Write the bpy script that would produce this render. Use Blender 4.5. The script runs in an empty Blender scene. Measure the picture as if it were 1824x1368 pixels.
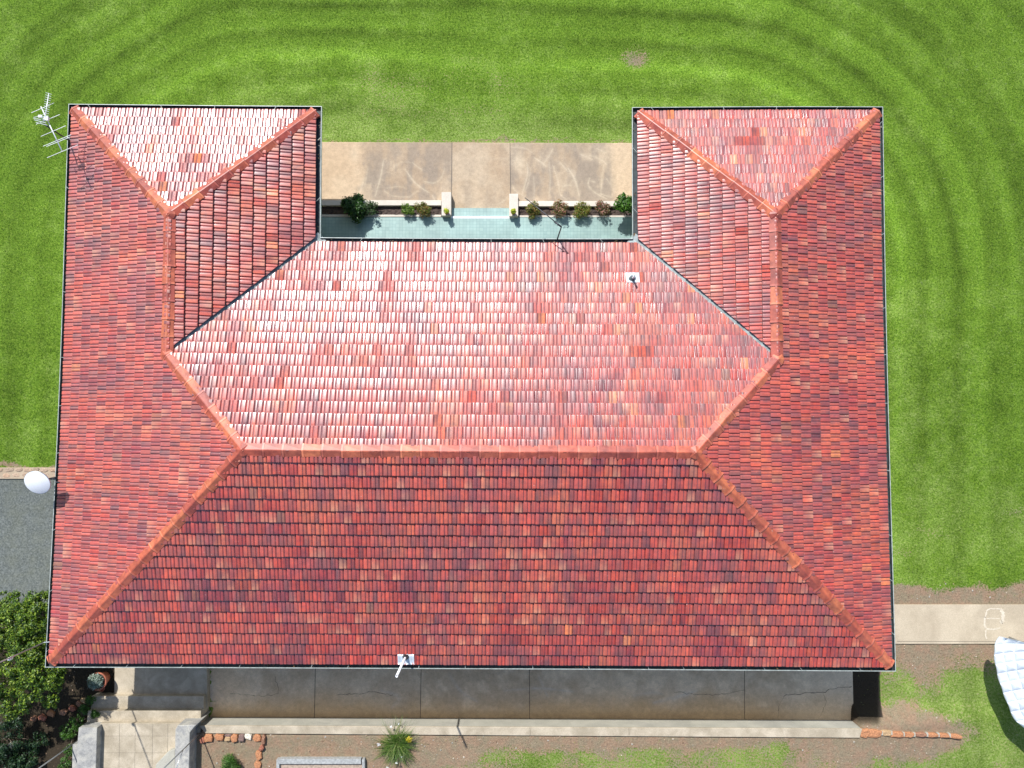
import bpy, bmesh, math
import numpy as np
from mathutils import Matrix, Vector
sc = bpy.context.scene
col = sc.collection
R = math.radians
rng = np.random.RandomState(7)

# ---------------------------------------------------------------- camera
F_PX = 1324.197
HE = 2.5                                   # height of the gutters above the north lawn
CAM = np.array([12.536137, 6.45659, 20.54738 + HE])
def rotm(a, b, c):
    ca, sa, cb, sb, cc, s_c = np.cos(a), np.sin(a), np.cos(b), np.sin(b), np.cos(c), np.sin(c)
    return (np.array([[cc, -s_c, 0], [s_c, cc, 0], [0, 0, 1]]) @ np.array([[cb, 0, sb], [0, 1, 0], [-sb, 0, cb]])
            @ np.array([[1, 0, 0], [0, ca, -sa], [0, sa, ca]]))
RM = rotm(0.062564, -0.00139, 0.004724)
cd = bpy.data.cameras.new('camera')
cd.sensor_width = 36.0
cd.lens = F_PX / 1824 * 36
cd.clip_start = 0.1
cd.clip_end = 2000
cam = bpy.data.objects.new('camera', cd)
col.objects.link(cam)
M4 = Matrix([list(RM[i]) + [CAM[i]] for i in range(3)] + [[0, 0, 0, 1]])
cam.matrix_world = M4
sc.camera = cam

def G(px, py, z=0.0):
    """world point at height z that the photograph shows at pixel px, py"""
    d = RM @ np.array([(px - 912) / F_PX, -(py - 684) / F_PX, -1.0])
    t = (z - CAM[2]) / d[2]
    p = CAM + d * t
    return (float(p[0]), float(p[1]), float(z))

# ---------------------------------------------------------------- world and sun
SUN = Vector((-0.35, 0.81, 1.0)).normalized()      # towards the sun
elev = math.asin(SUN.z)
az = math.atan2(SUN.x, SUN.y)
w = bpy.data.worlds.new('World')
sc.world = w
w.use_nodes = True
nt = w.node_tree
bg = nt.nodes['Background']
sky = nt.nodes.new('ShaderNodeTexSky')
sky.sky_type = 'NISHITA'
sky.sun_disc = False
sky.sun_elevation = elev
sky.sun_rotation = az
nt.links.new(sky.outputs[0], bg.inputs[0])
bg.inputs[1].default_value = 0.13
sl = bpy.data.lights.new('sun', 'SUN')
sl.energy = 4.6
sl.angle = R(0.5)
sl.color = (1.0, 0.98, 0.955)
so = bpy.data.objects.new('sun', sl)
so.rotation_euler = (-SUN).to_track_quat('-Z', 'Y').to_euler()
so.location = (0, 20, 40)
col.objects.link(so)
sc.view_settings.view_transform = 'Standard'
sc.view_settings.look = 'None'
sc.view_settings.gamma = 1
sc.view_settings.exposure = 0.35

# ---------------------------------------------------------------- helpers
def tag(o, label=None, cat=None, group=None, kind=None):
    if label: o['label'] = label
    if cat: o['category'] = cat
    if group: o['group'] = group
    if kind: o['kind'] = kind
    return o

def empty(name, loc, label=None, cat=None, group=None):
    o = bpy.data.objects.new(name, None)
    o.location = loc
    o.empty_display_size = 0.2
    col.objects.link(o)
    return tag(o, label, cat, group)

def link(name, me, parent=None):
    o = bpy.data.objects.new(name, me)
    col.objects.link(o)
    if parent is not None:
        o.parent = parent
        o.location = -Vector(parent.location) if parent.parent is None else Vector((0, 0, 0))
    return o

class MB:
    """collects geometry in world coordinates and links it as one mesh"""
    def __init__(s):
        s.v = []; s.f = []; s.c = []; s.hascol = False
    def add(s, vs, fs, c=None):
        b = len(s.v)
        s.v.extend([tuple(map(float, v)) for v in vs])
        for f in fs:
            s.f.append(tuple(b + i for i in f))
            s.c.append(c)
        if c is not None: s.hascol = True
        return s
    def prism(s, poly, z0, z1, c=None):
        n = len(poly)
        vs = [(p[0], p[1], z0 if np.isscalar(z0) else z0[i]) for i, p in enumerate(poly)] + \
             [(p[0], p[1], z1 if np.isscalar(z1) else z1[i]) for i, p in enumerate(poly)]
        fs = [tuple(range(n - 1, -1, -1)), tuple(range(n, 2 * n))]
        for i in range(n):
            j = (i + 1) % n
            fs.append((i, j, n + j, n + i))
        a = sum(poly[i][0] * poly[(i + 1) % n][1] - poly[(i + 1) % n][0] * poly[i][1] for i in range(n))
        if a < 0: fs = [tuple(reversed(f)) for f in fs]
        return s.add(vs, fs, c)
    def box(s, x0, x1, y0, y1, z0, z1, c=None):
        return s.prism([(x0, y0), (x1, y0), (x1, y1), (x0, y1)], z0, z1, c)
    def tube(s, pts, r, n=8, c=None, cap=True):
        pts = [np.array(p, float) for p in pts]
        rs = r if hasattr(r, '__len__') else [r] * len(pts)
        rings = []
        up = None
        for i, p in enumerate(pts):
            a = pts[max(0, i - 1)]; b = pts[min(len(pts) - 1, i + 1)]
            d = b - a; d = d / (np.linalg.norm(d) + 1e-9)
            if up is None:
                up = np.array([0, 0, 1.0]) if abs(d[2]) < 0.9 else np.array([1.0, 0, 0])
            x = np.cross(up, d); x /= np.linalg.norm(x) + 1e-9
            y = np.cross(d, x); up = y
            rings.append([p + rs[i] * (math.cos(2 * math.pi * k / n) * x + math.sin(2 * math.pi * k / n) * y) for k in range(n)])
        vs = [v for r_ in rings for v in r_]
        fs = []
        for i in range(len(pts) - 1):
            for k in range(n):
                fs.append((i * n + k, i * n + (k + 1) % n, (i + 1) * n + (k + 1) % n, (i + 1) * n + k))
        if cap:
            fs.append(tuple(range(n - 1, -1, -1)))
            m = (len(pts) - 1) * n
            fs.append(tuple(m + k for k in range(n)))
        return s.add(vs, fs, c)
    def lathe(s, prof, c0, n=28, axis=(0, 0, 1), c=None):
        ax = np.array(axis, float); ax /= np.linalg.norm(ax)
        t = np.array([1.0, 0, 0]) if abs(ax[0]) < .9 else np.array([0, 1.0, 0])
        x = np.cross(t, ax); x /= np.linalg.norm(x); y = np.cross(ax, x)
        vs = []; fs = []
        for (r, h) in prof:
            for k in range(n):
                a = 2 * math.pi * k / n
                vs.append(np.array(c0) + ax * h + r * (math.cos(a) * x + math.sin(a) * y))
        for i in range(len(prof) - 1):
            for k in range(n):
                fs.append((i * n + k, i * n + (k + 1) % n, (i + 1) * n + (k + 1) % n, (i + 1) * n + k))
        return s.add(vs, fs, c)
    def build(s, name, m, parent=None, smooth=False, bevel=0.0):
        me = bpy.data.meshes.new(name)
        me.from_pydata(s.v, [], s.f)
        if s.hascol:
            at = me.color_attributes.new('tint', 'FLOAT_COLOR', 'CORNER')
            cc = []
            for f, c in zip(s.f, s.c):
                c = (1, 1, 1) if c is None else c
                cc.extend((c[0], c[1], c[2], 1.0) * len(f))
            at.data.foreach_set('color', np.array(cc, dtype=np.float32))
        me.materials.append(m)
        me.validate(); me.update()
        if smooth: me.shade_smooth()
        o = link(name, me, parent)
        if bevel:
            b = o.modifiers.new('bevel', 'BEVEL'); b.width = bevel; b.segments = 2; b.limit_method = 'ANGLE'
        return o

def np_mesh(name, V, F, m, parent=None, cols=None, smooth=False):
    """V (n,3), F (k,4) or (k,3), cols per vertex (n,3)"""
    me = bpy.data.meshes.new(name)
    k, q = F.shape
    me.vertices.add(len(V)); me.vertices.foreach_set('co', V.astype(np.float32).ravel())
    me.loops.add(k * q); me.loops.foreach_set('vertex_index', F.astype(np.int32).ravel())
    me.polygons.add(k); me.polygons.foreach_set('loop_start', np.arange(0, k * q, q, dtype=np.int32))
    me.update(calc_edges=True)
    if cols is not None:
        at = me.color_attributes.new('tint', 'FLOAT_COLOR', 'POINT')
        c4 = np.ones((len(V), 4), np.float32); c4[:, :cols.shape[1]] = cols
        at.data.foreach_set('color', c4.ravel())
    me.materials.append(m)
    me.validate(); me.update()
    if smooth: me.shade_smooth()
    return link(name, me, parent)

# value noise
_tab = np.random.RandomState(3).rand(256, 256)
def vnoise(x, y):
    xi = np.floor(x).astype(int); yi = np.floor(y).astype(int)
    fx = x - xi; fy = y - yi
    fx = fx * fx * (3 - 2 * fx); fy = fy * fy * (3 - 2 * fy)
    a = _tab[xi % 256, yi % 256]; b = _tab[(xi + 1) % 256, yi % 256]
    c = _tab[xi % 256, (yi + 1) % 256]; d = _tab[(xi + 1) % 256, (yi + 1) % 256]
    return (a * (1 - fx) + b * fx) * (1 - fy) + (c * (1 - fx) + d * fx) * fy
def fbm(x, y, o=4, s=0.0):
    r = 0; a = 1; t = 0
    for i in range(o):
        r = r + a * vnoise(x * 2 ** i + 17.3 * i + s, y * 2 ** i + 9.1 * i + s * 1.7); t += a; a *= .55
    return r / t
def sstep(a, b, x):
    t = np.clip((x - a) / (b - a), 0, 1)
    return t * t * (3 - 2 * t)

# ---------------------------------------------------------------- materials
class NT:
    def __init__(s, name, rough=0.7, spec=0.5):
        s.m = bpy.data.materials.new(name); s.m.use_nodes = True
        s.t = s.m.node_tree; s.b = s.t.nodes['Principled BSDF']
        s.b.inputs['Roughness'].default_value = rough
        s.b.inputs['Specular IOR Level'].default_value = spec
        s._co = None
    def n(s, ty, **k):
        x = s.t.nodes.new('ShaderNode' + ty)
        for a, b in k.items(): setattr(x, a, b)
        return x
    def l(s, a, b): s.t.links.new(a, b)
    def co(s):
        if s._co is None:
            g = s.n('NewGeometry'); s._co = g.outputs['Position']
        return s._co
    def noise(s, scale, detail=4, rough=.6, stretch=None, dist=0.0):
        x = s.n('TexNoise'); x.inputs['Scale'].default_value = scale; x.inputs['Detail'].default_value = detail
        x.inputs['Roughness'].default_value = rough; x.inputs['Distortion'].default_value = dist
        v = s.co()
        if stretch:
            mp = s.n('Mapping'); mp.inputs['Scale'].default_value = stretch; s.l(v, mp.inputs[0]); v = mp.outputs[0]
        s.l(v, x.inputs['Vector'])
        return x.outputs['Fac']
    def ramp(s, fac, stops):
        r = s.n('ValToRGB'); e = r.color_ramp.elements
        while len(e) < len(stops): e.new(0.5)
        for i, (p, c) in enumerate(stops):
            e[i].position = p
            e[i].color = (c, c, c, 1) if np.isscalar(c) else (c[0], c[1], c[2], 1)
        s.l(fac, r.inputs[0]); return r.outputs[0]
    def mix(s, fac, a, b, mode='MIX'):
        x = s.n('Mix', data_type='RGBA', blend_type=mode)
        for sock, val in ((x.inputs[0], fac), (x.inputs[6], a), (x.inputs[7], b)):
            if hasattr(val, 'links') or hasattr(val, 'is_linked'): s.l(val, sock)
            elif np.isscalar(val): sock.default_value = val
            else: sock.default_value = (val[0], val[1], val[2], 1)
        return x.outputs[2]
    def attr(s, name='tint'):
        a = s.n('Attribute'); a.attribute_name = name; return a
    def base(s, c):
        if hasattr(c, 'is_linked'): s.l(c, s.b.inputs['Base Color'])
        else: s.b.inputs['Base Color'].default_value = (*c, 1)
        return s
    def rough(s, f): s.l(f, s.b.inputs['Roughness']); return s
    def bump(s, h, strength=.4, dist=.01):
        b = s.n('Bump'); b.inputs['Strength'].default_value = strength; b.inputs['Distance'].default_value = dist
        s.l(h, b.inputs['Height']); s.l(b.outputs[0], s.b.inputs['Normal']); return s

def simple(name, c, rough=.6, metal=0, var=.25, scale=6, bumpy=0.0):
    k = NT(name, rough)
    k.b.inputs['Metallic'].default_value = metal
    f = k.noise(scale, 5)
    k.base(k.mix(k.ramp(f, [(.3, 0.0), (.7, 1.0)]), [x * (1 - var) for x in c], [min(1, x * (1 + var)) for x in c]))
    if bumpy: k.bump(k.noise(scale * 8, 4), bumpy, .01)
    return k.m

def m_tile():
    k = NT('glazed_terracotta_tile', .34, .85)
    a = k.attr()
    n1 = k.noise(7, 6, .65)
    c = k.mix(k.ramp(n1, [(.32, 0.0), (.68, 1.0)]), (.70, .62, .70), (1.25, 1.15, 1.05))
    c = k.mix(1.0, a.outputs['Color'], c, 'MULTIPLY')
    n2 = k.noise(38, 4, .6)
    c = k.mix(k.ramp(n2, [(.56, 0.0), (.78, .42)]), c, (.16, .075, .09))
    n3 = k.noise(24, 3, .5)
    c = k.mix(k.ramp(n3, [(.715, 0.0), (.78, .75)]), c, (.55, .50, .42))
    k.base(c)
    k.rough(k.mix(1.0, a.outputs['Alpha'], k.ramp(n2, [(.3, .75), (.7, 1.25)]), 'MULTIPLY'))
    k.b.inputs['Coat Weight'].default_value = 1.0; k.b.inputs['Coat IOR'].default_value = 1.8
    mr = k.n('Math', operation='MULTIPLY', use_clamp=True); k.l(a.outputs['Alpha'], mr.inputs[0]); mr.inputs[1].default_value = 1.5; k.l(mr.outputs[0], k.b.inputs['Coat Roughness'])
    k.bump(k.noise(60, 3), .14, .006)
    return k.m
def m_ridge():
    k = NT('ridge_cap_clay', .44, .6)
    a = k.attr()
    n1 = k.noise(5, 4, .6)
    c = k.mix(k.ramp(n1, [(.35, 0.0), (.65, 1.0)]), (.75, .65, .6), (1.3, 1.35, 1.2))
    c = k.mix(1.0, a.outputs['Color'], c, 'MULTIPLY')
    n2 = k.noise(40, 4, .6)
    c = k.mix(k.ramp(n2, [(.6, 0.0), (.8, .35)]), c, (.2, .12, .10))
    k.base(c); k.b.inputs['Coat Weight'].default_value = .45; k.b.inputs['Coat Roughness'].default_value = .45; k.bump(n2, .12, .004)
    return k.m
def m_concrete(name, c1, c2, stain, fine=.35, stain_amt=.6, scale=1.1, scuff=False):
    k = NT(name, .85, .3)
    f = k.noise(scale, 7, .62, dist=.4)
    c = k.mix(k.ramp(f, [(.33, 0.0), (.66, 1.0)]), c1, c2)
    g = k.noise(scale * .45, 5, .6, dist=.8)
    c = k.mix(k.ramp(g, [(.46, 0.0), (.62, stain_amt)]), c, stain)
    h = k.noise(45, 5, .7)
    c = k.mix(fine, c, k.mix(1.0, c, k.ramp(h, [(.3, .45), (.7, 1.55)]), 'MULTIPLY'))
    if scuff:
        for sc_, st in ((.9, 1.0), (1.4, 3.7)):
            w_ = k.n('TexWave', wave_type='RINGS'); w_.inputs['Scale'].default_value = sc_ * .55
            w_.inputs['Distortion'].default_value = 9; w_.inputs['Detail'].default_value = 2.5; w_.inputs['Detail Scale'].default_value = .6
            w_.inputs['Phase Offset'].default_value = st
            k.l(k.co(), w_.inputs['Vector'])
            msk = k.mix(1.0, k.ramp(w_.outputs['Fac'], [(.955, 0.0), (1.0, 1.0)]), k.ramp(k.noise(1.3 * sc_, 3), [(.46, 0.0), (.6, .55)]), 'MULTIPLY')
            c = k.mix(msk, c, (.62, .55, .43))
    k.base(c); k.bump(h, .35, .006)
    return k.m
M = {}
M['tile'] = m_tile()
M['ridge'] = m_ridge()
M['gutter'] = simple('painted_gutter', (.37, .41, .38), .45, 0, .3, 9)
M['gutter_in'] = simple('gutter_trough', (.035, .05, .055), .6, 0, .5, 5)  # shade inside the gutter put into a near-black colour
M['valley'] = simple('grey_valley_metal', (.21, .25, .25), .55, .1, .4, 7)
M['galv'] = simple('galvanised_steel', (.55, .57, .58), .35, .7, .15, 12)
M['flash'] = simple('pale_flashing', (.62, .68, .72), .42, .25, .12, 9)
M['rubber'] = simple('black_rubber', (.015, .017, .02), .5, 0, .2)
M['greyrubber'] = simple('grey_rubber', (.09, .11, .12), .5, 0, .2)
M['white'] = simple('white_plastic', (.88, .89, .90), .35, 0, .03)
M['darkmetal'] = simple('dark_metal', (.05, .055, .065), .45, .4, .2)
M['pave'] = m_concrete('courtyard_concrete', (.34, .26, .18), (.47, .38, .275), (.24, .195, .15), .3, .75, .8, True)
M['patio'] = m_concrete('patio_concrete', (.30, .27, .225), (.43, .39, .33), (.20, .165, .12), .35, .5, .9, True)
M['kerbtop'] = m_concrete('kerb_concrete', (.36, .35, .29), (.47, .45, .375), (.29, .28, .25), .3, .4, 1.3)
M['path'] = m_concrete('path_concrete', (.40, .33, .235), (.52, .44, .32), (.34, .28, .20), .35, .5, .9)
M['step'] = m_concrete('step_concrete', (.36, .305, .22), (.52, .45, .34), (.29, .245, .175), .4, .6, 2.4)
M['cap'] = m_concrete('wall_cap_render', (.56, .50, .42), (.68, .62, .53), (.46, .42, .36), .25, .35, 2)
M['pier'] = m_concrete('grey_pier_render', (.22, .22, .215), (.38, .37, .34), (.46, .44, .38), .6, .8, 5.5)
M['brick'] = simple('cream_brick', (.45, .38, .28), .8, 0, .2, 30)
M['glass'] = simple('dark_window_glass', (.03, .04, .05), .08, 0, .1)
M['trim'] = simple('white_trim', (.7, .7, .66), .5, 0, .05)
M['chalk'] = m_concrete('pale_stain', (.54, .47, .36), (.63, .57, .46), (.46, .39, .29), .4, .4, 9)
M['crack'] = simple('crack_fill', (.035, .03, .025), .9)
M['joint'] = simple('joint_dirt', (.085, .075, .06), .9)
M['timber'] = simple('weathered_timber', (.33, .34, .33), .8, 0, .3, 14, .4)
M['terracotta'] = simple('terracotta_pot', (.42, .13, .075), .65, 0, .25, 8, .1)
M['soil'] = simple('garden_soil', (.075, .052, .042), .95, 0, .45, 16, .8)
M['bark'] = simple('grey_bark', (.14, .11, .08), .9, 0, .3, 20, .5)
def m_quilt():
    k = NT('white_quilt_cloth', .8, .2)
    k.base(k.mix(k.noise(9, 4), (.60, .66, .72), (.68, .73, .78)))
    k.b.inputs['Sheen Weight'].default_value = .2
    k.bump(k.noise(70, 3), .15, .004)
    return k.m
M['quilt'] = m_quilt()
def m_poly(name, n=.25, rough=.6, trans=0.0, bumps=0.0):
    k = NT(name, rough, .4)
    a = k.attr()
    f = k.noise(30, 3)
    k.base(k.mix(1.0, a.outputs['Color'], k.ramp(f, [(.3, 1 - n), (.7, 1 + n)]), 'MULTIPLY'))
    if trans:
        tr = k.n('BsdfTranslucent'); k.l(k.mix(1.0, a.outputs['Color'], (1.3, 1.35, .6), 'MULTIPLY'), tr.inputs[0])
        ms = k.n('MixShader'); ms.inputs[0].default_value = trans
        k.l(k.b.outputs[0], ms.inputs[1]); k.l(tr.outputs[0], ms.inputs[2])
        k.l(ms.outputs[0], k.t.nodes['Material Output'].inputs['Surface'])
    if bumps: k.bump(k.noise(25, 5), bumps, .02)
    return k.m
M['leaf'] = m_poly('leaves', .3, .45, .28)
M['stone'] = m_poly('sandstone_rubble', .4, .85, 0, .7)
def m_teal():
    k = NT('teal_floor_tiles', .38, .5)
    mp = k.n('Mapping'); mp.inputs['Location'].default_value = (.02, .03, 0); k.l(k.co(), mp.inputs[0])
    b = k.n('TexBrick'); b.offset = 0; b.inputs['Scale'].default_value = 1
    b.inputs['Brick Width'].default_value = .105; b.inputs['Row Height'].default_value = .105; b.inputs['Mortar Size'].default_value = .0035
    b.inputs['Mortar Smooth'].default_value = .3
    b.inputs['Color1'].default_value = (.255, .37, .345, 1); b.inputs['Color2'].default_value = (.295, .42, .385, 1)
    b.inputs['Mortar'].default_value = (.16, .26, .25, 1)
    k.l(mp.outputs[0], b.inputs['Vector'])
    c = k.mix(1.0, b.outputs['Color'], k.ramp(k.noise(1.2, 5), [(.35, .85), (.65, 1.15)]), 'MULTIPLY')
    k.base(c)
    return k.m
M['teal'] = m_teal()
def m_ground():
    """tint R: soil amount, G: dryness, B: mower pass, A: dark leaf mould and painted cast shade"""
    k = NT('lawn_and_soil', .9, .12)
    a = k.attr(); sp = k.n('SeparateColor'); k.l(a.outputs['Color'], sp.inputs[0])
    n1 = k.noise(17, 6, .82); n2 = k.noise(2.6, 6, .65); n3 = k.noise(75, 4, .8); n4 = k.noise(6.5, 5, .7)
    g = k.ramp(n1, [(.34, (.048, .105, .009)), (.46, (.120, .225, .018)), (.55, (.195, .32, .032)), (.68, (.34, .46, .085))])
    g = k.mix(k.ramp(n4, [(.42, 0.0), (.58, .55)]), g, k.ramp(n1, [(.34, (.040, .095, .007)), (.5, (.105, .215, .014)), (.66, (.195, .33, .034))]))
    d = k.ramp(n1, [(.34, (.085, .14, .022)), (.46, (.18, .28, .045)), (.55, (.28, .37, .095)), (.67, (.48, .49, .25))])
    dm = k.n('Math', operation='MULTIPLY_ADD'); k.l(n4, dm.inputs[0]); dm.inputs[1].default_value = 1.5; dm.inputs[2].default_value = -.78
    da = k.n('Math', operation='ADD', use_clamp=True); k.l(dm.outputs[0], da.inputs[0]); k.l(sp.outputs[1], da.inputs[1])
    c = k.mix(da.outputs[0], g, d)
    st = k.n('MapRange'); k.l(sp.outputs[2], st.inputs[0]); st.inputs[3].default_value = .42; st.inputs[4].default_value = 1.52
    c = k.mix(1.0, c, st.outputs[0], 'MULTIPLY')
    s = k.ramp(n3, [(.28, (.24, .155, .10)), (.5, (.34, .23, .15)), (.68, (.41, .295, .205)), (.78, (.66, .56, .46))])
    s = k.mix(k.ramp(n2, [(.42, 0.0), (.58, .8)]), s, k.ramp(n3, [(.3, (.20, .17, .105)), (.55, (.30, .25, .165)), (.76, (.46, .40, .29))]))
    s = k.mix(1.0, s, k.ramp(n1, [(.38, .78), (.62, 1.18)]), 'MULTIPLY')
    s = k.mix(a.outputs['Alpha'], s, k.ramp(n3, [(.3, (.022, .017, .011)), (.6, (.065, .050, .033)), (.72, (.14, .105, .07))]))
    ad = k.n('Math', operation='ADD'); k.l(sp.outputs[0], ad.inputs[0])
    m2 = k.n('MapRange'); k.l(n1, m2.inputs[0]); m2.inputs[1].default_value = .36; m2.inputs[2].default_value = .64
    m2.inputs[3].default_value = -.42; m2.inputs[4].default_value = .42; k.l(m2.outputs[0], ad.inputs[1])
    c = k.mix(k.ramp(ad.outputs[0], [(.38, 0.0), (.62, 1.0)]), c, s)
    k.base(c)
    k.bump(k.mix(.35, n1, n3), 1.0, .06)
    return k.m
M['ground'] = m_ground()
def m_gravel():
    k = NT('grey_gravel', .9, .3)
    n3 = k.noise(17, 8, .88); n2 = k.noise(2.2, 5)
    c = k.ramp(n3, [(.34, (.040, .046, .042)), (.5, (.125, .14, .13)), (.63, (.23, .245, .23)), (.66, (.30, .30, .26)), (.70, (.6, .57, .48))])
    c = k.mix(k.ramp(n2, [(.4, 0.0), (.65, .5)]), c, k.ramp(n3, [(.3, (.07, .078, .06)), (.7, (.21, .22, .17))]))
    k.base(c); k.bump(n3, .9, .02)
    return k.m
M['gravel'] = m_gravel()

# ---------------------------------------------------------------- roof layout (fitted plan, metres)
W, D, WL, WR, L, T = 23.0, 15.653037, 7.134431, 7.067687, 3.770316, 0.408432
IN = 0.13
H = (D - L) / 2
def zp(d): return HE + (d - IN) * T
NODE = {'TL': (0, D, 0), 'T1': (WL, D, 0), 'I1': (WL, D - L, 0), 'I2': (W - WR, D - L, 0), 'T2': (W - WR, D, 0), 'TR': (W, D, 0),
        'BR': (W, 0, 0), 'BL': (0, 0, 0), 'A': (WL / 2, D - WL / 2, WL / 2), 'B': (WL / 2, D - L - WL / 2, WL / 2),
        'C': (H, H, H), 'D': (W - H, H, H), 'E': (W - WR / 2, D - WR / 2, WR / 2), 'F': (W - WR / 2, D - L - WR / 2, WR / 2)}
OBS = {'TL': (122, 185), 'T1': (573, 189), 'I1': (571, 423), 'I2': (1127, 425), 'T2': (1126, 191), 'TR': (1573, 190), 'BR': (1596, 1196),
       'BL': (80, 1189), 'A': (299, 380), 'B': (295, 632), 'C': (430, 801), 'D': (1240, 806), 'E': (1383, 380), 'F': (1387, 640)}
# as-built deviations of a few centimetres from the ideal plan, spread smoothly
_src = []; _dst = []
for k_, (x, y, d) in NODE.items():
    z = HE if d == 0 else zp(d) + .09
    g = G(*OBS[k_], z); _src.append((x, y)); _dst.append((g[0] - x, g[1] - y))
_src = np.array(_src); _dst = np.array(_dst)
def _U(r): return r * r * np.log(r + 1e-9)
_K = _U(np.linalg.norm(_src[:, None] - _src[None], axis=2) + 1e-9) + np.eye(len(_src)) * 2.0
_P = np.hstack([np.ones((len(_src), 1)), _src])
_A = np.vstack([np.hstack([_K, _P]), np.hstack([_P.T, np.zeros((3, 3))])])
_w = np.linalg.solve(_A, np.vstack([_dst, np.zeros((3, 2))]))
def warp(V):
    V = np.asarray(V, float); xy = V[:, :2]
    u = _U(np.linalg.norm(xy[:, None] - _src[None], axis=2))
    o = u @ _w[:len(_src)] + np.hstack([np.ones((len(xy), 1)), xy]) @ _w[len(_src):]
    V2 = V.copy(); V2[:, :2] += o
    return V2

house = empty('house', (W / 2, D / 2, 0), 'U-shaped single-storey house under a glossy red clay tile roof with hips, valleys and metal gutters', 'house')

# ---------------------------------------------------------------- roof tiles
TW, TG = 0.2105, 0.306
PALETTE = np.array([(.50, .058, .025), (.53, .075, .029), (.45, .046, .030), (.56, .098, .036), (.40, .044, .029), (.42, .080, .036),
                    (.31, .040, .036), (.22, .036, .042), (.31, .11, .058), (.70, .22, .06), (.58, .18, .11)])
def tile_sheet(name, e0, inward, length, dmax, pieces, weights, seed, gl=(.26, .46), phase=0.0):
    """rows of interlocking tiles on one slope. e0: eave start (tile edge line start), along: unit vector along the eave"""
    rs = np.random.RandomState(seed)
    inw = np.array(inward, float); al = np.array([inw[1], -inw[0]])       # along the eave
    e0 = np.array(e0, float)
    rows = int(dmax / TG) + 2
    nt_ = int(length / TW) + 4
    UU = np.array([0, .03, .065, .085, .105, .27, .425, .445, .465, .50, .535, .585, .62, .655, .675, .695, .76, .835, .855, .875, .905, .94, 1.0])
    PP = np.array([-.006, .008, .0172, .0188, .0191, .0193, .0191, .0188, .0172, .009, 0, 0, .008, .0130, .0143, .0146, .0148, .0146, .0143, .0125, .006, -.002, -.006]) * 1.38
    VV = np.array([0, .03, .07, .80, .87, 1.02])
    nu, nv = len(UU), len(VV)
    ii, jj = np.meshgrid(np.arange(-2, nt_), np.arange(rows))
    ii = ii.ravel(); jj = jj.ravel(); N = len(ii)
    s0 = (ii + np.where(jj % 2 == 0, 0.0, .5) + phase) * TW
    d0 = 0.13 + jj * TG
    tilt_u = rs.normal(0, .012, N); tilt_v = rs.normal(0, .010, N); lift = rs.uniform(0, .006, N)
    wob = rs.normal(0, .003, N)
    u = UU[None, None, :]; v = VV[None, :, None]
    S = s0[:, None, None] + u * TW * np.ones_like(v)
    Dd = d0[:, None, None] + wob[:, None, None] + v * TG * np.ones_like(u)
    taper = 1 - .45 * np.clip((VV - .81) / .15, 0, 1)
    hh = PP[None, None, :] * taper[None, :, None] + (.054 * (1 - np.clip(v, 0, 1.02)) + .006) * np.ones_like(u)
    hh = hh + lift[:, None, None] + tilt_u[:, None, None] * (u - .5) * TW * 1.3 + tilt_v[:, None, None] * (v - .5) * TG
    hh[:, 0, :] -= .003
    Z = HE + (Dd - IN) * T + hh
    X = e0[0] + S * al[0] + Dd * inw[0]; Y = e0[1] + S * al[1] + Dd * inw[1]
    top = np.stack([X, Y, Z], -1)                                   # N,nv,nu,3
    front = np.stack([top[:, 0], top[:, 0] - np.array([0, 0, .045]) + np.array([inw[0], inw[1], 0]) * .004], 1)
    Vt = np.concatenate([top.reshape(N, -1, 3), front.reshape(N, -1, 3)], 1)
    per = nv * nu + 2 * nu
    F = []
    for b in range(nv - 1):
        for a in range(nu - 1):
            F.append((b * nu + a, b * nu + a + 1, (b + 1) * nu + a + 1, (b + 1) * nu + a))
    o = nv * nu
    for a in range(nu - 1):
        F.append((o + nu + a, o + nu + a + 1, o + a + 1, o + a))
    F = np.array(F)
    # colours
    wx = e0[0] + s0 * al[0] + d0 * inw[0]; wy = e0[1] + s0 * al[1] + d0 * inw[1]
    q = fbm(wx * .55 + seed, wy * .55, 3, seed)
    wgt = np.array(weights, float)[None, :] * np.ones((N, 1))
    lo = np.clip((q - .5) * 5, -1, 1)[:, None]
    mood = np.array([.5, .8, .1, 1, -.6, -.2, -1, -1.1, -.5, .8, .3])[None, :]
    wgt = wgt * np.exp(mood * lo * 1.25)
    cum = np.cumsum(wgt, 1); cum /= cum[:, -1:]
    idx = (rs.rand(N)[:, None] > cum).sum(1).clip(0, len(PALETTE) - 1)
    c = PALETTE[idx] * np.array([.88, .78, .60]) * rs.uniform(.84, 1.15, (N, 1)) * (.80 + .4 * fbm(wx * .8 + 9, wy * .8, 3, 77))[:, None] * rs.uniform(.93, 1.07, (N, 3))
    ve = rs.rand(N, nv * nu)                                       # flashing within a tile
    darkend = rs.rand(N) < .34; di = rs.uniform(.25, .65, N)
    vfac = np.repeat(VV, nu)[None, :]; ufac = np.tile(UU, nv)[None, :]
    side = rs.choice([-1, 1], N)
    gx = np.clip(.5 + side[:, None] * (ufac - .5) * 1.3, 0, 1)
    shade = np.where(darkend[:, None], 1 - di[:, None] * gx * (.55 + .45 * (1 - vfac)), 1.0)
    # soft drifts of colour running over several tiles, then streaks down each bar
    px_, py_ = X.reshape(N, -1), Y.reshape(N, -1)
    sx_, sy_ = (1.6, .9) if abs(inw[1]) > .5 else (.9, 1.6)
    g1 = fbm(px_ * sx_, py_ * sy_, 4, seed + 3)[:, :, None]; g2 = fbm(px_ * sx_ * 1.2, py_ * sy_ * 1.2, 4, seed + 60)[:, :, None]
    fld = np.array([.44, .044, .013]) * np.ones_like(g1)
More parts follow.
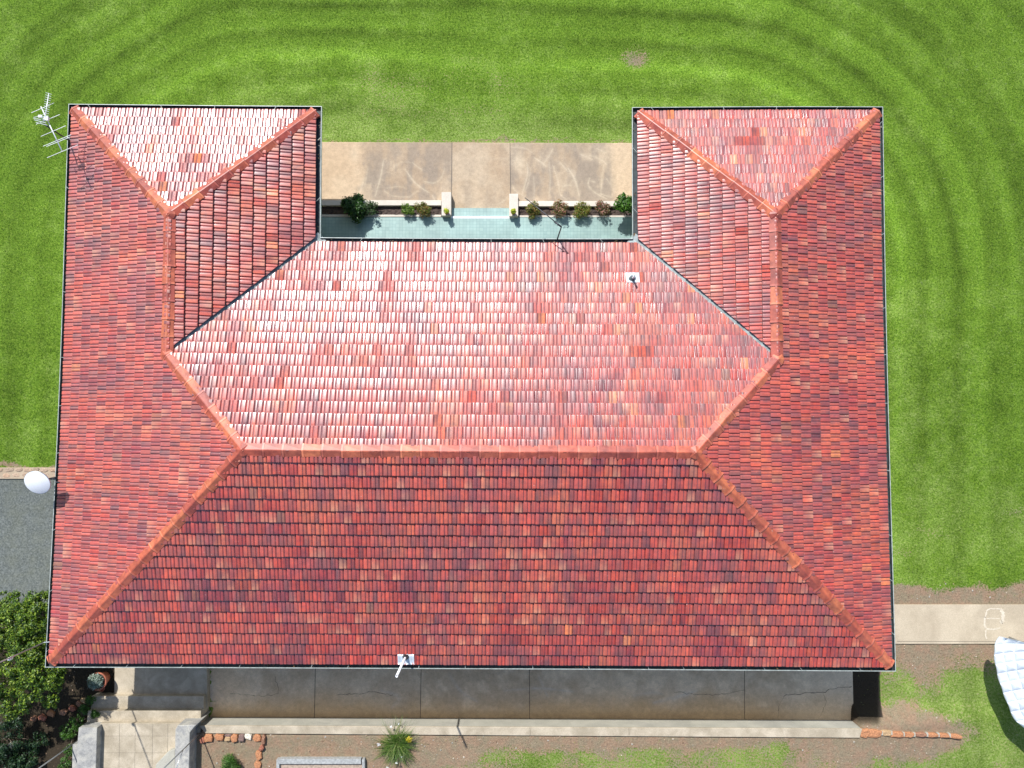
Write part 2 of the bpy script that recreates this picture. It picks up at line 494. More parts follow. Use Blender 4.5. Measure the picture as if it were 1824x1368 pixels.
    w1 = .75 * sstep(.52, .70, g1); fld = fld * (1 - w1) + np.array([.54, .120, .028]) * w1
    w2 = .80 * sstep(.52, .68, g2); fld = fld * (1 - w2) + np.array([.19, .027, .038]) * w2
    odd = ((idx >= 8) | (rs.rand(N) < .08))[:, None, None]
    k_ = np.where(odd, .85, .42)
    base_ = c[:, None, :] * k_ + fld * (1 - k_)
    bar = np.where(ufac < .29, 0, np.where(ufac < .52, 1, np.where(ufac < .77, 2, 3))).astype(int)
    barv = rs.uniform(.80, 1.20, (N, 4))
    base_ = base_ * np.take_along_axis(barv, np.broadcast_to(bar, (N, bar.shape[1])), 1)[:, :, None]
    cc = base_ * shade[:, :, None]
    purple = np.array([.16, .045, .05])
    mixv = (1 - shade)[:, :, None] * .6
    cc = cc * (1 - mixv) + purple * mixv
    warm = (rs.rand(N) < .10)[:, None, None] * np.clip(rs.uniform(.3, 1, N)[:, None] * (1.2 - vfac * 1.3), 0, 1)[:, :, None] * .6     # pale fire-flashed noses
    cc = cc * (1 - warm) + np.array([.60, .27, .14]) * warm
    gm = np.clip((.013 - np.tile(PP, nv)) / .013, 0, 1)[None, :, None]       # groove shade and bluish sky reflection painted in as purple
    cc = cc * (1 - gm * .75) + np.array([.11, .018, .045]) * gm * .75
    cc = np.concatenate([cc, cc[:, :nu] * .35, cc[:, :nu] * .2], 1)  # front edges painted darker to deepen the shadow lines between rows
    rgh = np.where((rs.rand(N) < .03) | ((idx >= 9) & (rs.rand(N) < .6)), rs.uniform(.5, .7, N), gl[0] + (gl[1] - gl[0]) * rs.rand(N) * 1.25); rgh = rgh * (1 + .7 * np.clip((fbm(wx * 1.3 + 3, wy * 1.3, 4, 50) - .50) * 3, -.25, .5))
    me_v = []; 
    bm = bmesh.new()
    parts = []
    cen = np.stack([X.mean((1, 2)), Y.mean((1, 2))], 1)
    for poly in pieces:
        P = np.array(poly, float)
        if (np.roll(P, -1, 0)[:, 1] * P[:, 0] - np.roll(P, -1, 0)[:, 0] * P[:, 1]).sum() < 0: P = P[::-1]
        keep = np.ones(N, bool); edges = []
        for a in range(len(P)):
            p0, p1 = P[a], P[(a + 1) % len(P)]
            t = (p1 - p0) / np.linalg.norm(p1 - p0); nrm = np.array([t[1], -t[0]])      # outward
            keep &= ((cen - p0) @ nrm) < .32
            edges.append((p0, nrm))
        ids = np.where(keep)[0]
        V = Vt[ids].reshape(-1, 3); C = cc[ids].reshape(-1, 3); Rg = np.repeat(rgh[ids], per)
        FF = (F[None] + (np.arange(len(ids)) * per)[:, None, None]).reshape(-1, 4)
        me = bpy.data.meshes.new('tmp')
        me.vertices.add(len(V)); me.vertices.foreach_set('co', V.astype(np.float32).ravel())
        me.loops.add(FF.size); me.loops.foreach_set('vertex_index', FF.astype(np.int32).ravel())
        me.polygons.add(len(FF)); me.polygons.foreach_set('loop_start', np.arange(0, FF.size, 4, dtype=np.int32))
        me.update(calc_edges=True)
        at = me.color_attributes.new('tint', 'FLOAT_COLOR', 'POINT')
        at.data.foreach_set('color', np.concatenate([C, Rg[:, None]], 1).astype(np.float32).ravel())
        b2 = bmesh.new(); b2.from_mesh(me)
        for p0, nrm in edges:
            r = bmesh.ops.bisect_plane(b2, geom=b2.verts[:] + b2.edges[:] + b2.faces[:], plane_co=(p0[0], p0[1], HE),
                                       plane_no=(nrm[0], nrm[1], 0), clear_outer=True, dist=1e-5)
        b2.to_mesh(me); b2.free()
        bm.from_mesh(me); bpy.data.meshes.remove(me)
    me = bpy.data.meshes.new(name)
    bm.to_mesh(me); bm.free()
    co = np.empty(len(me.vertices) * 3, np.float32); me.vertices.foreach_get('co', co)
    co = warp(co.reshape(-1, 3)); me.vertices.foreach_set('co', co.astype(np.float32).ravel())
    me.materials.append(M['tile']); me.shade_smooth(); me.update()
    return link(name, me, house)

xl, xr = WL / 2, W - WR / 2
yB, yF = D - L - WL / 2, D - L - WR / 2
E_ = 0.125            # tile edge inside the gutter line
ei = .02
vg = .115             # half width of the open valley
s2 = math.sqrt(.5)
w_s = [9, 7, 7, 2.4, 6, 2.2, 2.4, .7, .30, .10, .06]
w_n = [9, 6, 8, 2.4, 6, 2.0, 3, 1.2, .3, .5, .2]
w_e = [11, 8, 5, 2.4, 5, 2.4, 1.4, .5, .2, .1, .04]
w_w = [9, 8, 6, 3.5, 4, 3, 1.2, .3, .3, .2, .2]
n_ = 'roof_slope'
def rl(o, t): o['label'] = t; return o
# south slope
rl(tile_sheet(n_, (0, 0), (0, 1), -W, H, [[(0, E_), (W, E_), (W - H, H), (H, H)]], w_s, 11, (.34, .52)), 'long red south slope of the roof') if False else None
def slope(label, e0, inward, length, dmax, pieces, weights, seed, gl, phase=0.0):
    return rl(tile_sheet(n_, e0, inward, length, dmax, pieces, weights, seed, gl, phase), label)
# al = (inw.y, -inw.x): south slope inw=(0,1) -> al=(1,0)
slope('long south-facing roof slope in shade-side red', (0, 0), (0, 1), W, H, [[(E_, E_), (W - E_, E_), (W - H, H), (H, H)]], w_s, 11, (.36, .54))
# north main slope: inw=(0,-1), al=(-1,0), starts from the east end
slope('shiny north-facing roof slope above the courtyard', (W, D - L), (0, -1), W, H,
      [[(H, H), (W - H, H), (xr, yF), (W - WR + vg, D - L - E_), (WL - vg, D - L - E_), (xl, yB)]], w_n, 12, (.27, .42))
# west slope: inw=(1,0), al=(0,-1), starts at the north end
slope('long west-facing roof slope', (0, D), (1, 0), D, H,
      [[(E_, D - E_), (xl, D - xl), (xl, yB), (E_, yB)], [(E_, E_), (E_, yB), (xl, yB), (H, H)]], w_w, 13, (.34, .52))
# east slope: inw=(-1,0), al=(0,1)
slope('long east-facing roof slope in deep red', (W, 0), (-1, 0), D, H,
      [[(W - E_, D - E_), (xr, D - WR / 2), (xr, yF), (W - E_, yF)], [(W - E_, E_), (W - E_, yF), (xr, yF), (W - H, H)]], w_e, 14, (.40, .56))
# north hips of the wings
slope('triangular hip end of the west wing', (WL, D), (0, -1), WL, xl, [[(E_, D - E_), (WL - E_, D - E_), (xl, D - xl)]], w_n, 15, (.27, .42))
slope('triangular hip end of the east wing', (W, D), (0, -1), WR, WR / 2, [[(W - WR + E_, D - E_), (W - E_, D - E_), (xr, D - WR / 2)]], w_n, 16, (.27, .42))
# inner slopes of the wings
slope('inner slope of the west wing facing the courtyard', (WL, D - L - WL / 2 - 1), (-1, 0), L + xl + 1, xl,
      [[(WL - E_, D - E_), (xl, D - xl), (xl, yB + vg), (WL - E_, D - L + vg - E_)]], w_n, 17, (.32, .50))
slope('inner slope of the east wing facing the courtyard', (W - WR, D), (1, 0), L + WR / 2 + 1, WR / 2,
      [[(W - WR + E_, D - E_), (xr, D - WR / 2), (xr, yF + vg), (W - WR + E_, D - L + vg - E_)]], w_n, 18, (.27, .42))

# sarking under the tiles keeps light out
def wv(p, z): return tuple(warp(np.array([[p[0], p[1], z]]))[0])
dk = MB()
def under(pts):
    vs = [wv((x, y), HE + (d - IN) * T - .035) for x, y, d in pts]
    dk.add(vs, [tuple(range(len(vs)))])
N_ = NODE
for ks in (('BL', 'BR', 'D', 'C'), ('C', 'D', 'F', 'I2', 'I1', 'B'), ('TL', 'BL', 'C', 'B', 'A'), ('TR', 'E', 'F', 'D', 'BR'),
           ('TL', 'A', 'T1'), ('T2', 'E', 'TR'), ('T1', 'A', 'B', 'I1'), ('T2', 'I2', 'F', 'E')):
    def inset(k):
        x, y, d = N_[k]
        if d == 0:
            sx = 1 if k in ('TL', 'BL', 'I2', 'T2') else -1
            sy = 1 if k in ('BL', 'BR') else -1
            return (x + sx * .21, y + sy * .21, .21)
        return (x, y, d)
    under([inset(k) for k in ks])
dk.build('roof_battens', M['joint'], house)

# valleys
for lab, a, b in (('west valley gutter', 'I1', 'B'), ('east valley gutter', 'I2', 'F')):
    m = MB()
    A = np.array(N_[a]); B = np.array(N_[b]); t = (B - A)[:2]; t = t / np.linalg.norm(t); nrm = np.array([-t[1], t[0]])
    n = 14
    vs = []
    for i in range(n + 1):
        f = -.01 + i / n * 1.0
        p = A[:2] + (B - A)[:2] * f; d = A[2] + (B[2] - A[2]) * f
        z = HE + (d - IN) * T
        for o, dz in ((-.17, .028), (-.015, -.004), (.015, -.004), (.17, .028)):
            vs.append(wv(p + nrm * o, z + dz + .004))
    fs = [(i * 4 + j, i * 4 + j + 1, i * 4 + j + 5, i * 4 + j + 4) for i in range(n) for j in range(3)]
    m.add(vs, fs)
    rl(m.build('valley_flashing', M['valley'], house), lab)

# ridge and hip caps
RC = [(.41, .085, .043), (.37, .070, .040), (.44, .105, .052), (.32, .060, .040), (.48, .125, .058), (.37, .082, .047)]
def ridge_line(label, a, b, seed, za=0., zb=0.):
    rs = np.random.RandomState(seed)
    A = np.array(a, float); B = np.array(b, float)      # (x,y,d), from low to high
    Ln = np.linalg.norm((B - A)[:2]); t = (B - A)[:2] / Ln; nrm = np.array([-t[1], t[0]])
    diag = abs(t[0]) > .2 and abs(t[1]) > .2
    fall = T * (s2 if diag else 1.0)
    n = max(1, int(round(Ln / (.46 if diag else .49)))); m = MB()
    hw = .166
    for i in range(n):
        c = np.array(RC[rs.randint(len(RC))]) * rs.uniform(.85, 1.12)
        f0, f1 = i / n, (i + 1.1) / n
        jit = rs.normal(0, .004); lift = rs.uniform(0, .006)
        def sec(f, up, ww):
            p = A[:2] + (B - A)[:2] * f + nrm * jit
            z = HE + ((A[2] + (B[2] - A[2]) * f) - IN) * T + up + lift
            out = []; ap = .030 + .097 - fall * ww
            for o, dz in ((-ww, ap - .155), (-ww, ap - .094), (-ww * .98, ap - .082), (-.012, ap), (.012, ap), (ww * .98, ap - .082), (ww, ap - .094), (ww, ap - .155)):
                zz = z + dz
                out.append(wv(p + nrm * o, zz))
            return out
        def strip(f0, f1, u0, u1, w0, w1, c):
            S0, S1 = sec(f0, u0, w0), sec(f1, u1, w1)
            vs = S0 + S1
            fs = [(k, k + 1, 9 + k, 8 + k) for k in range(7)] + [tuple(range(7, -1, -1)), tuple(range(8, 16))]
            fs = [tuple(reversed(f)) for f in fs[:7]] + fs[7:]
            m.add(vs, fs, tuple(c))
        strip(f0, min(f1, 1.0 + .02), .018, 0.004, hw, hw * .93, c)
        cw = .055 / Ln
        strip(f0 + .004 / Ln, f0 + cw, .027, .026, hw + .010, hw + .009, c * rs.uniform(1.05, 1.35) + .02)
        strip(f0 - .006 / Ln, f0 + .006 / Ln, .021, .021, hw + .004, hw + .004, c * .18)
    o = m.build('ridge_capping', M['ridge'], house)
    return rl(o, label)
def e3(k, off=.16):
    x, y, d = N_[k]
    sx = 1 if k in ('TL', 'BL', 'T2') else -1; sy = 1 if k in ('BL', 'BR') else -1
    return (x + sx * off, y + sy * off, off)
ridge_line('main ridge capping', N_['C'], N_['D'], 21)
ridge_line('west wing ridge capping', N_['B'], N_['A'], 22)
ridge_line('east wing ridge capping', N_['F'], N_['E'], 23)
ridge_line('south-west hip capping', e3('BL'), N_['C'], 24)
ridge_line('south-east hip capping', e3('BR'), N_['D'], 25)
ridge_line('upper west hip capping', N_['B'], N_['C'], 26)
ridge_line('upper east hip capping', N_['F'], N_['D'], 27)
ridge_line('north-west hip capping', e3('TL'), N_['A'], 28)
ridge_line('inner hip capping of the west wing', e3('T1'), N_['A'], 29)
ridge_line('inner hip capping of the east wing', e3('T2'), N_['E'], 30)
ridge_line('north-east hip capping', e3('TR'), N_['E'], 31)
for k in 'ABCDEF':                                    # little crowns where caps meet
    m = MB(); x, y, d = N_[k]; z = HE + (d - IN) * T + .085
    c = np.array(RC[ord(k) % 6])
    pts = [wv((x + .17 * math.cos(a), y + .17 * math.sin(a)), z - .055) for a in np.linspace(0, 2 * math.pi, 9)[:-1]]
    ap = wv((x, y), z + .038)
    lo = [(p[0], p[1], p[2] - .08) for p in pts]
    m.add(pts + [ap] + lo, [(i, (i + 1) % 8, 8) for i in range(8)] + [(9 + i, 9 + (i + 1) % 8, (i + 1) % 8, i) for i in range(8)], tuple(c))
    m.build('ridge_junction', M['ridge'], house)

# gutters: trough with rolled outer lip, run by run
RUN = [('BL', 'BR', 'south'), ('BR', 'TR', 'east'), ('TR', 'T2', 'north-east'), ('T2', 'I2', 'east courtyard'), ('I2', 'I1', 'courtyard'),
       ('I1', 'T1', 'west courtyard'), ('T1', 'TL', 'north-west'), ('TL', 'BL', 'west')]
corner_sign = {'BL': (1, 1), 'BR': (-1, 1), 'TR': (-1, -1), 'T2': (1, -1), 'I2': (1, -1), 'I1': (-1, -1), 'T1': (-1, -1), 'TL': (1, -1)}
def cpt(k, off):     # corner offset inwards (towards the roof)
    x, y, _ = N_[k]; sx, sy = corner_sign[k]
    return np.array([x + sx * off, y + sy * off])
for a, b, lab in RUN:
    g = empty('gutter', (0, 0, 0)); g.parent = house; g.location = -Vector(house.location)
    g['label'] = lab + ' gutter run'
    def sec_pts(prof):
        m = MB(); n = 24; vs = []
        for i in range(n + 1):
            f = i / n
            for off, z in prof:
                p = cpt(a, off) * (1 - f) + cpt(b, off) * f
                vs.append(wv(p, HE + z))
        k = len(prof)
        fs = [(i * k + j, i * k + (j + 1) % k, (i + 1) * k + (j + 1) % k, (i + 1) * k + j) for i in range(n) for j in range(k)]
        m.add(vs, fs); return m
    def lk(m, nm, mt):
        o = m.build(nm, mt); o.parent = g; return o
    lk(sec_pts([(-.002, .0), (.015, .002), (.017, -.008), (.012, -.012), (.012, -.105), (.004, -.11), (-.002, -.012)]), 'gutter_lip', M['gutter'])
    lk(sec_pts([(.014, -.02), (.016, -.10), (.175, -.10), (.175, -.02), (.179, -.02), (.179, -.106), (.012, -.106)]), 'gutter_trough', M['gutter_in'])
    Ln = np.linalg.norm(cpt(b, 0) - cpt(a, 0)); n = max(2, int(Ln / 1.5)); t = (cpt(b, 0) - cpt(a, 0)) / Ln
    rs = np.random.RandomState(len(lab) * 7)
    for i in range(n):
        f = (i + .5 + rs.uniform(-.25, .25)) / n
        p0 = cpt(a, .0) * (1 - f) + cpt(b, .0) * f; p1 = cpt(a, .172) * (1 - f) + cpt(b, .172) * f
        m = MB(); m.add([wv(p0 - t * .006, HE + .006), wv(p0 + t * .006, HE + .006), wv(p1 + t * .006, HE - .008), wv(p1 - t * .006, HE - .008),
               wv(p0 - t * .006, HE + .003), wv(p0 + t * .006, HE + .003), wv(p1 + t * .006, HE - .011), wv(p1 - t * .006, HE - .011)],
              [(0, 1, 2, 3), (7, 6, 5, 4), (0, 4, 5, 1), (2, 6, 7, 3)])
        lk(m, 'strap', M['gutter'])
rs = np.random.RandomState(12); LV = []; LC = []
for a, b, lab in RUN:
    Ln = np.linalg.norm(cpt(b, 0) - cpt(a, 0))
    for i in range(int(Ln * 26)):
        f = rs.rand()
        if vnoise(np.array(f * Ln * .6), np.array(len(lab) * 1.7)) < .45: continue
        off = rs.uniform(.03, .12); p = cpt(a, off) * (1 - f) + cpt(b, off) * f
        c_ = np.array(wv(p, HE - .06 + rs.uniform(0, .03))); r_ = rs.uniform(.008, .024)
        q_ = rs.normal(0, 1, (3, 3)) * r_; q_[:, 2] *= .3
        LV += [c_ + q_[0], c_ + q_[1], c_ + q_[2]]
        LC += [np.array([(.16, .10, .05), (.10, .07, .045), (.24, .15, .07), (.13, .12, .06)][rs.randint(4)])] * 3
LITTER = (np.array(LV), np.array(LC))
# fascia boards behind the gutters and soffit
for a, b, lab in RUN:
    m = MB()
    p = [cpt(a, .181), cpt(b, .181), cpt(b, .20), cpt(a, .20)]
    q = [wv(x, 0)[:2] for x in p]
    m.prism(q, HE - .17, HE - .015)
    m.build('fascia_board', M['trim'], house)
m = MB()
def sof(pl):
    m.add([wv(p, HE - .16) for p in pl], [tuple(range(len(pl)))])
o_ = .182; wi = 1.2
ks = ['BL', 'BR', 'TR', 'T2', 'I2', 'I1', 'T1', 'TL']
for i, k in enumerate(ks):
    k2 = ks[(i + 1) % 8]
    sof([cpt(k, o_), cpt(k2, o_), cpt(k2, wi), cpt(k, wi)])
m.build('soffit', M['trim'], house)
# walls
m = MB(); ti = .12
for i, k in enumerate(ks):
    k2 = ks[(i + 1) % 8]
    d2 = wi
    p = [cpt(k, d2), cpt(k2, d2), cpt(k2, d2 + ti), cpt(k, d2 + ti)]
    if k == 'I2' : p = [(WL - wi, D - L - 1.6), (W - WR + wi, D - L - 1.6), (W - WR + wi, D - L - 1.6 - ti), (WL - wi, D - L - 1.6 - ti)]
    m.prism([wv(x, 0)[:2] for x in p], -1.0, HE - .162)
    if k in ('T2', 'I1'):                          # wing walls run back to the recessed verandah wall
        x = (W - WR + wi) if k == 'T2' else (WL - wi)
        m.prism([(x - (0 if k == 'T2' else ti), D - L - 1.6), (x + (ti if k == 'T2' else 0), D - L - 1.6),
                 (x + (ti if k == 'T2' else 0), D - L - wi), (x - (0 if k == 'T2' else ti), D - L - wi)], -1.0, HE - .163)
m.build('wall', M['brick'], house)
def window(x, y, wdt, face, z0=.95, z1=2.05, nm='window'):
    f = MB(); g_ = MB(); t_ = .05
    def bx(mb, u0, u1, z0, z1, o0, o1):
        if face == 'S': mb.box(x + u0, x + u1, y - o1, y - o0, z0, z1)
        if face == 'N': mb.box(x + u0, x + u1, y + o0, y + o1, z0, z1)
        if face == 'W': mb.box(x - o1, x - o0, y + u0, y + u1, z0, z1)
        if face == 'E': mb.box(x + o0, x + o1, y + u0, y + u1, z0, z1)
    bx(f, 0, wdt, z0, z0 + t_, 0.003, .05); bx(f, 0, wdt, z1 - t_, z1, 0.003, .05)
    for u in (0, wdt / 2 - t_ / 2, wdt - t_): bx(f, u, u + t_, z0 + t_, z1 - t_, 0.003, .05)
    bx(g_, t_, wdt - t_, z0 + t_, z1 - t_, .004, .02)
    fo = f.build(nm, M['trim'], house)
    go = g_.build('pane', M['glass']); go.parent = fo; go.location = (0, 0, 0)
for x in (2.5, 7, 12, 17): window(x, wi + .0, 1.8, 'S', .3, 1.7)
for y in (2.5, 7.5, 12): window(wi, y, 1.5, 'W'); window(W - wi, y, 1.5, 'E')
window(2.6, D - wi, 1.8, 'N'); window(W - 4.5, D - wi, 1.8, 'N')
window(8.5, D - L - 1.6, 1.6, 'N'); window(12.8, D - L - 1.6, 1.6, 'N')
window(11.0, D - L - 1.6, 1.0, 'N', .12, 2.15, 'door')

lt = np_mesh('leaf_litter', LITTER[0], np.arange(len(LITTER[0])).reshape(-1, 3), M['leaf'], house, LITTER[1]); lt['kind'] = 'stuff'
# vent pipes
def roof_z(x, y):       # height of the tile bed above a plan point on the south or courtyard slopes
    d = y if y < H else (D - L - y)
    return HE + (d - IN) * T
def vent(px, py, hgt, r, boot_r, rubber, plate_w, plate_px, label, south):
    zb = HE + .5
    for _ in range(8):
        b = G(px, py, zb); zb = roof_z(b[0], b[1]) + .04
    v = empty('vent_pipe', (0, 0, 0)); v.parent = house; v.location = -Vector(house.location); v['label'] = label
    def lk(mb, nm, mt, sm=True):
        o = mb.build(nm, mt, None, sm); o.parent = v; return o
    sgn = 1 if south else -1
    m = MB()
    cx = G(plate_px[0], plate_px[1], zb)
    n = 24; vs = []
    for j in range(5):
        for i in range(n + 1):
            x = cx[0] + (i / n - .5) * plate_w
            y = cx[1] + (j / 4 - .5) * .30
            z = roof_z(x, y) + .070 + .007 * math.sin(i / n * 2 * math.pi * plate_w / .105) + .012 * (1 - j / 4 if south else j / 4)
            vs.append((x, y, z))
    b0 = len(vs); vs += [(a, b_, c_ - .03) for a, b_, c_ in vs]
    fs = [(j * (n + 1) + i, j * (n + 1) + i + 1, (j + 1) * (n + 1) + i + 1, (j + 1) * (n + 1) + i) for j in range(4) for i in range(n)]
    for j in (0, 4):
        for i in range(n):
            q = j * (n + 1) + i; fs.append((q, q + 1, b0 + q + 1, b0 + q))
    m.add(vs, fs); lk(m, 'flashing_plate', M['flash'])
    m = MB(); m.lathe([(boot_r, .02), (boot_r, .045), (boot_r * .75, .07), (r * 1.9, .10), (r * 1.25, .16), (r * 1.02, .165)], (b[0], b[1], zb), 24)
    lk(m, 'rubber_boot', rubber)
    m = MB(); m.lathe([(r, .0), (r, hgt), (r * .8, hgt + .001), (r * .8, hgt - .15)], (b[0], b[1], zb), 20)
    m.lathe([(r * 1.12, hgt - .06), (r * 1.12, hgt + .004), (r * .98, hgt + .005)], (b[0], b[1], zb), 20)
    lk(m, 'pipe', M['white'])
vent(723, 1169, 1.62, .030, .085, M['rubber'], .44, (723, 1174.5), 'tall white vent pipe with black rubber boot above the south gutter', True)
vent(1126, 497, .42, .027, .095, M['greyrubber'], .36, (1127, 494.5), 'short vent pipe with grey boot on the courtyard slope', False)

# ---------------------------------------------------------------- ground
XS0, XS1 = G(345, 1300, 0)[0], G(1530, 1300, 0)[0]
YK = G(940, 1303, .05)[1]
XE1 = G(1760, 1310, -.3)[0]
XL = G(150, 1300, -.3)[0]
def gz(x, y):
    x = np.asarray(x, float); y = np.asarray(y, float)
    deep = .50 + .20 * sstep(1.0, 5.0, x)
    low = -deep * (1 - sstep(3.0, 10.0, y))
    # the raised garden south of the retaining wall, falling away towards the east lawn
    plat = -.52 * sstep(XS1 - .2, XE1, x)
    f = (1 - sstep(YK - .09, YK + .02, y)) * sstep(XS0 - .08, XS0 + .02, x)
    f = np.where(x > XS1 + .1, (1 - sstep(YK + .08, YK + .75, y)), f)
    z = low * (1 - f) + plat * f
    # bed west of the stairs climbs gently
    z = z + .30 * (1 - sstep(-4.5, -1.5, y)) * (1 - sstep(XL - .1, XL + .1, x))
    return z
def GG(px, py):
    z = 0.0
    for _ in range(12):
        p = G(px, py, z); z = float(gz(p[0], p[1]))
    return (p[0], p[1], z)
def pxof(X, Y, Z):
    v = np.stack([X - CAM[0], Y - CAM[1], Z - CAM[2]], -1) @ RM
    return 912 + F_PX * v[..., 0] / -v[..., 2], 684 - F_PX * v[..., 1] / -v[..., 2]
def ground():
    xs = np.concatenate([np.array([-400, -150, -60, -25]), np.arange(-8, 33.001, .075), np.array([55, 90, 180, 430])])
    ys = np.concatenate([np.array([-400, -150, -60, -20]), np.arange(-7, 22.001, .075), np.array([40, 90, 180, 430])])
    X, Y = np.meshgrid(xs, ys); Z = gz(X, Y)
    PX, PY = pxof(X, Y, Z)
    wn = (fbm(X * .9, Y * .9, 4, 5) - .5)
    wn2 = (fbm(X * 3.1, Y * 3.1, 3, 15) - .5)
    # distance from a core rectangle: mower passes wrap round the house
    cx0, cx1, cy0, cy1 = 5.0, 18.6, -20, 11.6
    qx = np.maximum(np.maximum(cx0 - X, X - cx1), 0); qy = np.maximum(np.maximum(cy0 - Y, Y - cy1), 0)
    d = np.hypot(qx, qy) + wn * .30 + (fbm(X * .12, Y * .12, 2, 44) - .5) * 1.3
    stripe = .5 + .26 * np.sin(2 * math.pi * d / 1.22) + .11 * np.sin(2 * math.pi * d / .53 + 1.3) + .16 * np.sin(2 * math.pi * d / 2.9 + .6)
    amp = np.clip(.24 + .26 * sstep(3.8, 6.5, d) + .9 * (fbm(X * .16, Y * .16, 2, 40) - .5), .10, .65) * (1 - .45 * sstep(19.5, 22, X) * (1 - sstep(9, 13, Y))) * (.45 + .55 * sstep(2, 9, X)) * (.6 + .4 * sstep(3, 8, Y))
    stripe = .53 + (stripe - .5) * amp * 1.45 + wn * .34 + wn2 * .26
    # darker far field and corners
    stripe = stripe - .16 * sstep(6, 10, d)
    dry = .30 * np.exp(-((d - 4.6) / 1.3) ** 2) + .62 * np.exp(-((d - 3.6) / 1.0) ** 2) * sstep(300, 520, PX) * (1 - sstep(1500, 1650, PX)) * (1 - sstep(400, 500, PY))
    dry = dry + .25 * sstep(380, 700, PY) * sstep(1500, 1600, PX) * (1 - sstep(1640, 1760, PX))
    dry = dry + .35 * np.exp(-(((PX - 1780) / 90) ** 2 + ((PY - 930) / 70) ** 2))
    dry = dry + .80 * (PY > 1165) + wn * .62 + wn2 * .6 + .03
    soil = np.zeros_like(X)
    PXo, PYo = PX, PY
    PX = PX + wn * 60 + wn2 * 26; PY = PY + (fbm(X * .8, Y * .8, 4, 31) - .5) * 34 + (fbm(X * 4, Y * 4, 3, 37) - .5) * 14
    def blob(px, py, rx, ry, a): 
        return a * np.exp(-(((PX - px) / rx) ** 2 + ((PY - py) / ry) ** 2))
    soil += blob(1128, 108, 32, 17, .75) + blob(1618, 985, 22, 9, .3) + blob(1665, 945, 30, 12, .28) + blob(1818, 912, 25, 12, .4)
    soil += .30 * np.exp(-((PY - 150) / 40.) ** 2) * sstep(560, 680, PX) * (1 - sstep(880, 980, PX)) * .8
    soil += .24 * np.exp(-((PY - 200) / 12.) ** 2) * sstep(640, 700, PX) * (1 - sstep(860, 960, PX))
    # strip before the paving
    soil += .55 * np.exp(-((PY - 251) / 4.) ** 2) * sstep(560, 575, PX) * (1 - sstep(1127, 1140, PX))
    # beside the east path
    soil += 1.0 * sstep(1036, 1060, PY) * (1 - sstep(1150, 1165, PY)) * (PX > 1500)
    soil += (.80 * (1 - sstep(1155, 1205, PY))) * (PY >= 1150) * (PX > 1500) * .9
    soil += blob(1650, 1200, 32, 20, .30) + blob(1600, 1205, 35, 20, .15)
    # around the stone edging on the east
    soil += 1.0 * sstep(1240, 1290, PY) * (1 - .75 * sstep(1328, 1356, PY)) * (1 - sstep(1680, 1770, PX + abs(PY - 1308) * 1.2)) * (PX > 1400)
    # garden south of the kerb
    edge = 1334 - 12 * sstep(900, 1200, PX) + 28 * (1 - sstep(760, 900, PX)) + 12 * (1 - sstep(1400, 1530, PX)) * 0
    soil += 1.0 * (PY > 1290) * (1 - .8 * sstep(edge - 14, edge + 16, PY)) * (PX < 1560) * (PX > 340)
    soil += 1.0 * (1 - sstep(740, 830, PX)) * (PY > 1290)
    soil += 1.0 * (PY > 1195) * (PX < 240)
    soil += 1.0 * (PX < 330) * (PY > 1000)
    pp = fbm(X * .9, Y * .9, 4, 61)
    soil += (PYo > 1140) * (PX > 780) * (.17 + .22 * sstep(.50, .66, pp))
    # driveway margins
    soil += .8 * np.exp(-((PY - 831) / 5.) ** 2) * (PX < 110)
    soil = np.clip(soil, 0, 1)
    soil = soil + (soil > .05) * wn * .45
    dark = np.clip((1 - sstep(200, 235, PXo)) * sstep(1040, 1070, PYo) + (PXo > 1500) * (1 - sstep(1562, 1572, PXo)) * (PYo > 1150) * (1 - sstep(1282, 1296, PYo)), 0, 1)  # leaf mould under the trees; roof-corner shadow painted dark east of the patio
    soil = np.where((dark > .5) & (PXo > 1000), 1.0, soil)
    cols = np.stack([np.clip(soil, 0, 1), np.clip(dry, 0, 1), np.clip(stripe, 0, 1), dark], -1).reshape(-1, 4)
    # gentle unevenness of the turf
    Zb = Z + (fbm(X * 1.4, Y * 1.4, 3, 9) - .5) * .03 + (fbm(X * 9, Y * 9, 2, 4) - .5) * .02
    V = np.stack([X, Y, Zb], -1).reshape(-1, 3)
    ny, nx = X.shape
    i, j = np.meshgrid(np.arange(nx - 1), np.arange(ny - 1))
    a = (j * nx + i).ravel()
    F = np.stack([a, a + 1, a + nx + 1, a + nx], 1)
    # leave the sunken stair well free of ground
    # blades: small tufts wherever the turf is open to the sky
    rs = np.random.RandomState(99)
    vis = (PXo > -40) & (PXo < 1864) & (PYo > -40) & (PYo < 1400)
    house_ = (X > .3) & (X < W - .3) & (Y > .3) & (Y < D - .3) & ~((X > WL) & (X < W - WR) & (Y > D - L))
    hard = ((PYo > 1074) & (PYo < 1149) & (PXo > 1560)) | ((PXo < 130) & (PYo > 826)) | ((PXo > 180) & (PXo < 1519) & (PYo > 1150) & (PYo < 1312)) | \
           ((PYo > 252.5) & (PYo < 500) & (PXo > 540) & (PXo < 1160)) | ((PXo < 345) & (PYo > 1100)) | ((PYo > 1295) & (PYo < 1320) & (PXo > 1500) & (PXo < 1725)) | ((PXo > 488) & (PXo < 655) & (PYo > 1345))
    wgt = (vis & ~house_ & ~hard) * np.clip(1.05 - soil * 1.05, .02, 1)
    cell = wgt[:-1, :-1].ravel(); cell = cell / cell.sum()
    NB = 130000
    ci = rs.choice(len(cell), NB, p=cell); cj, cx_ = ci // (X.shape[1] - 1), ci % (X.shape[1] - 1)
    u, v = rs.rand(NB), rs.rand(NB)
    bx = X[cj, cx_] + u * .075; by = Y[cj, cx_] + v * .075
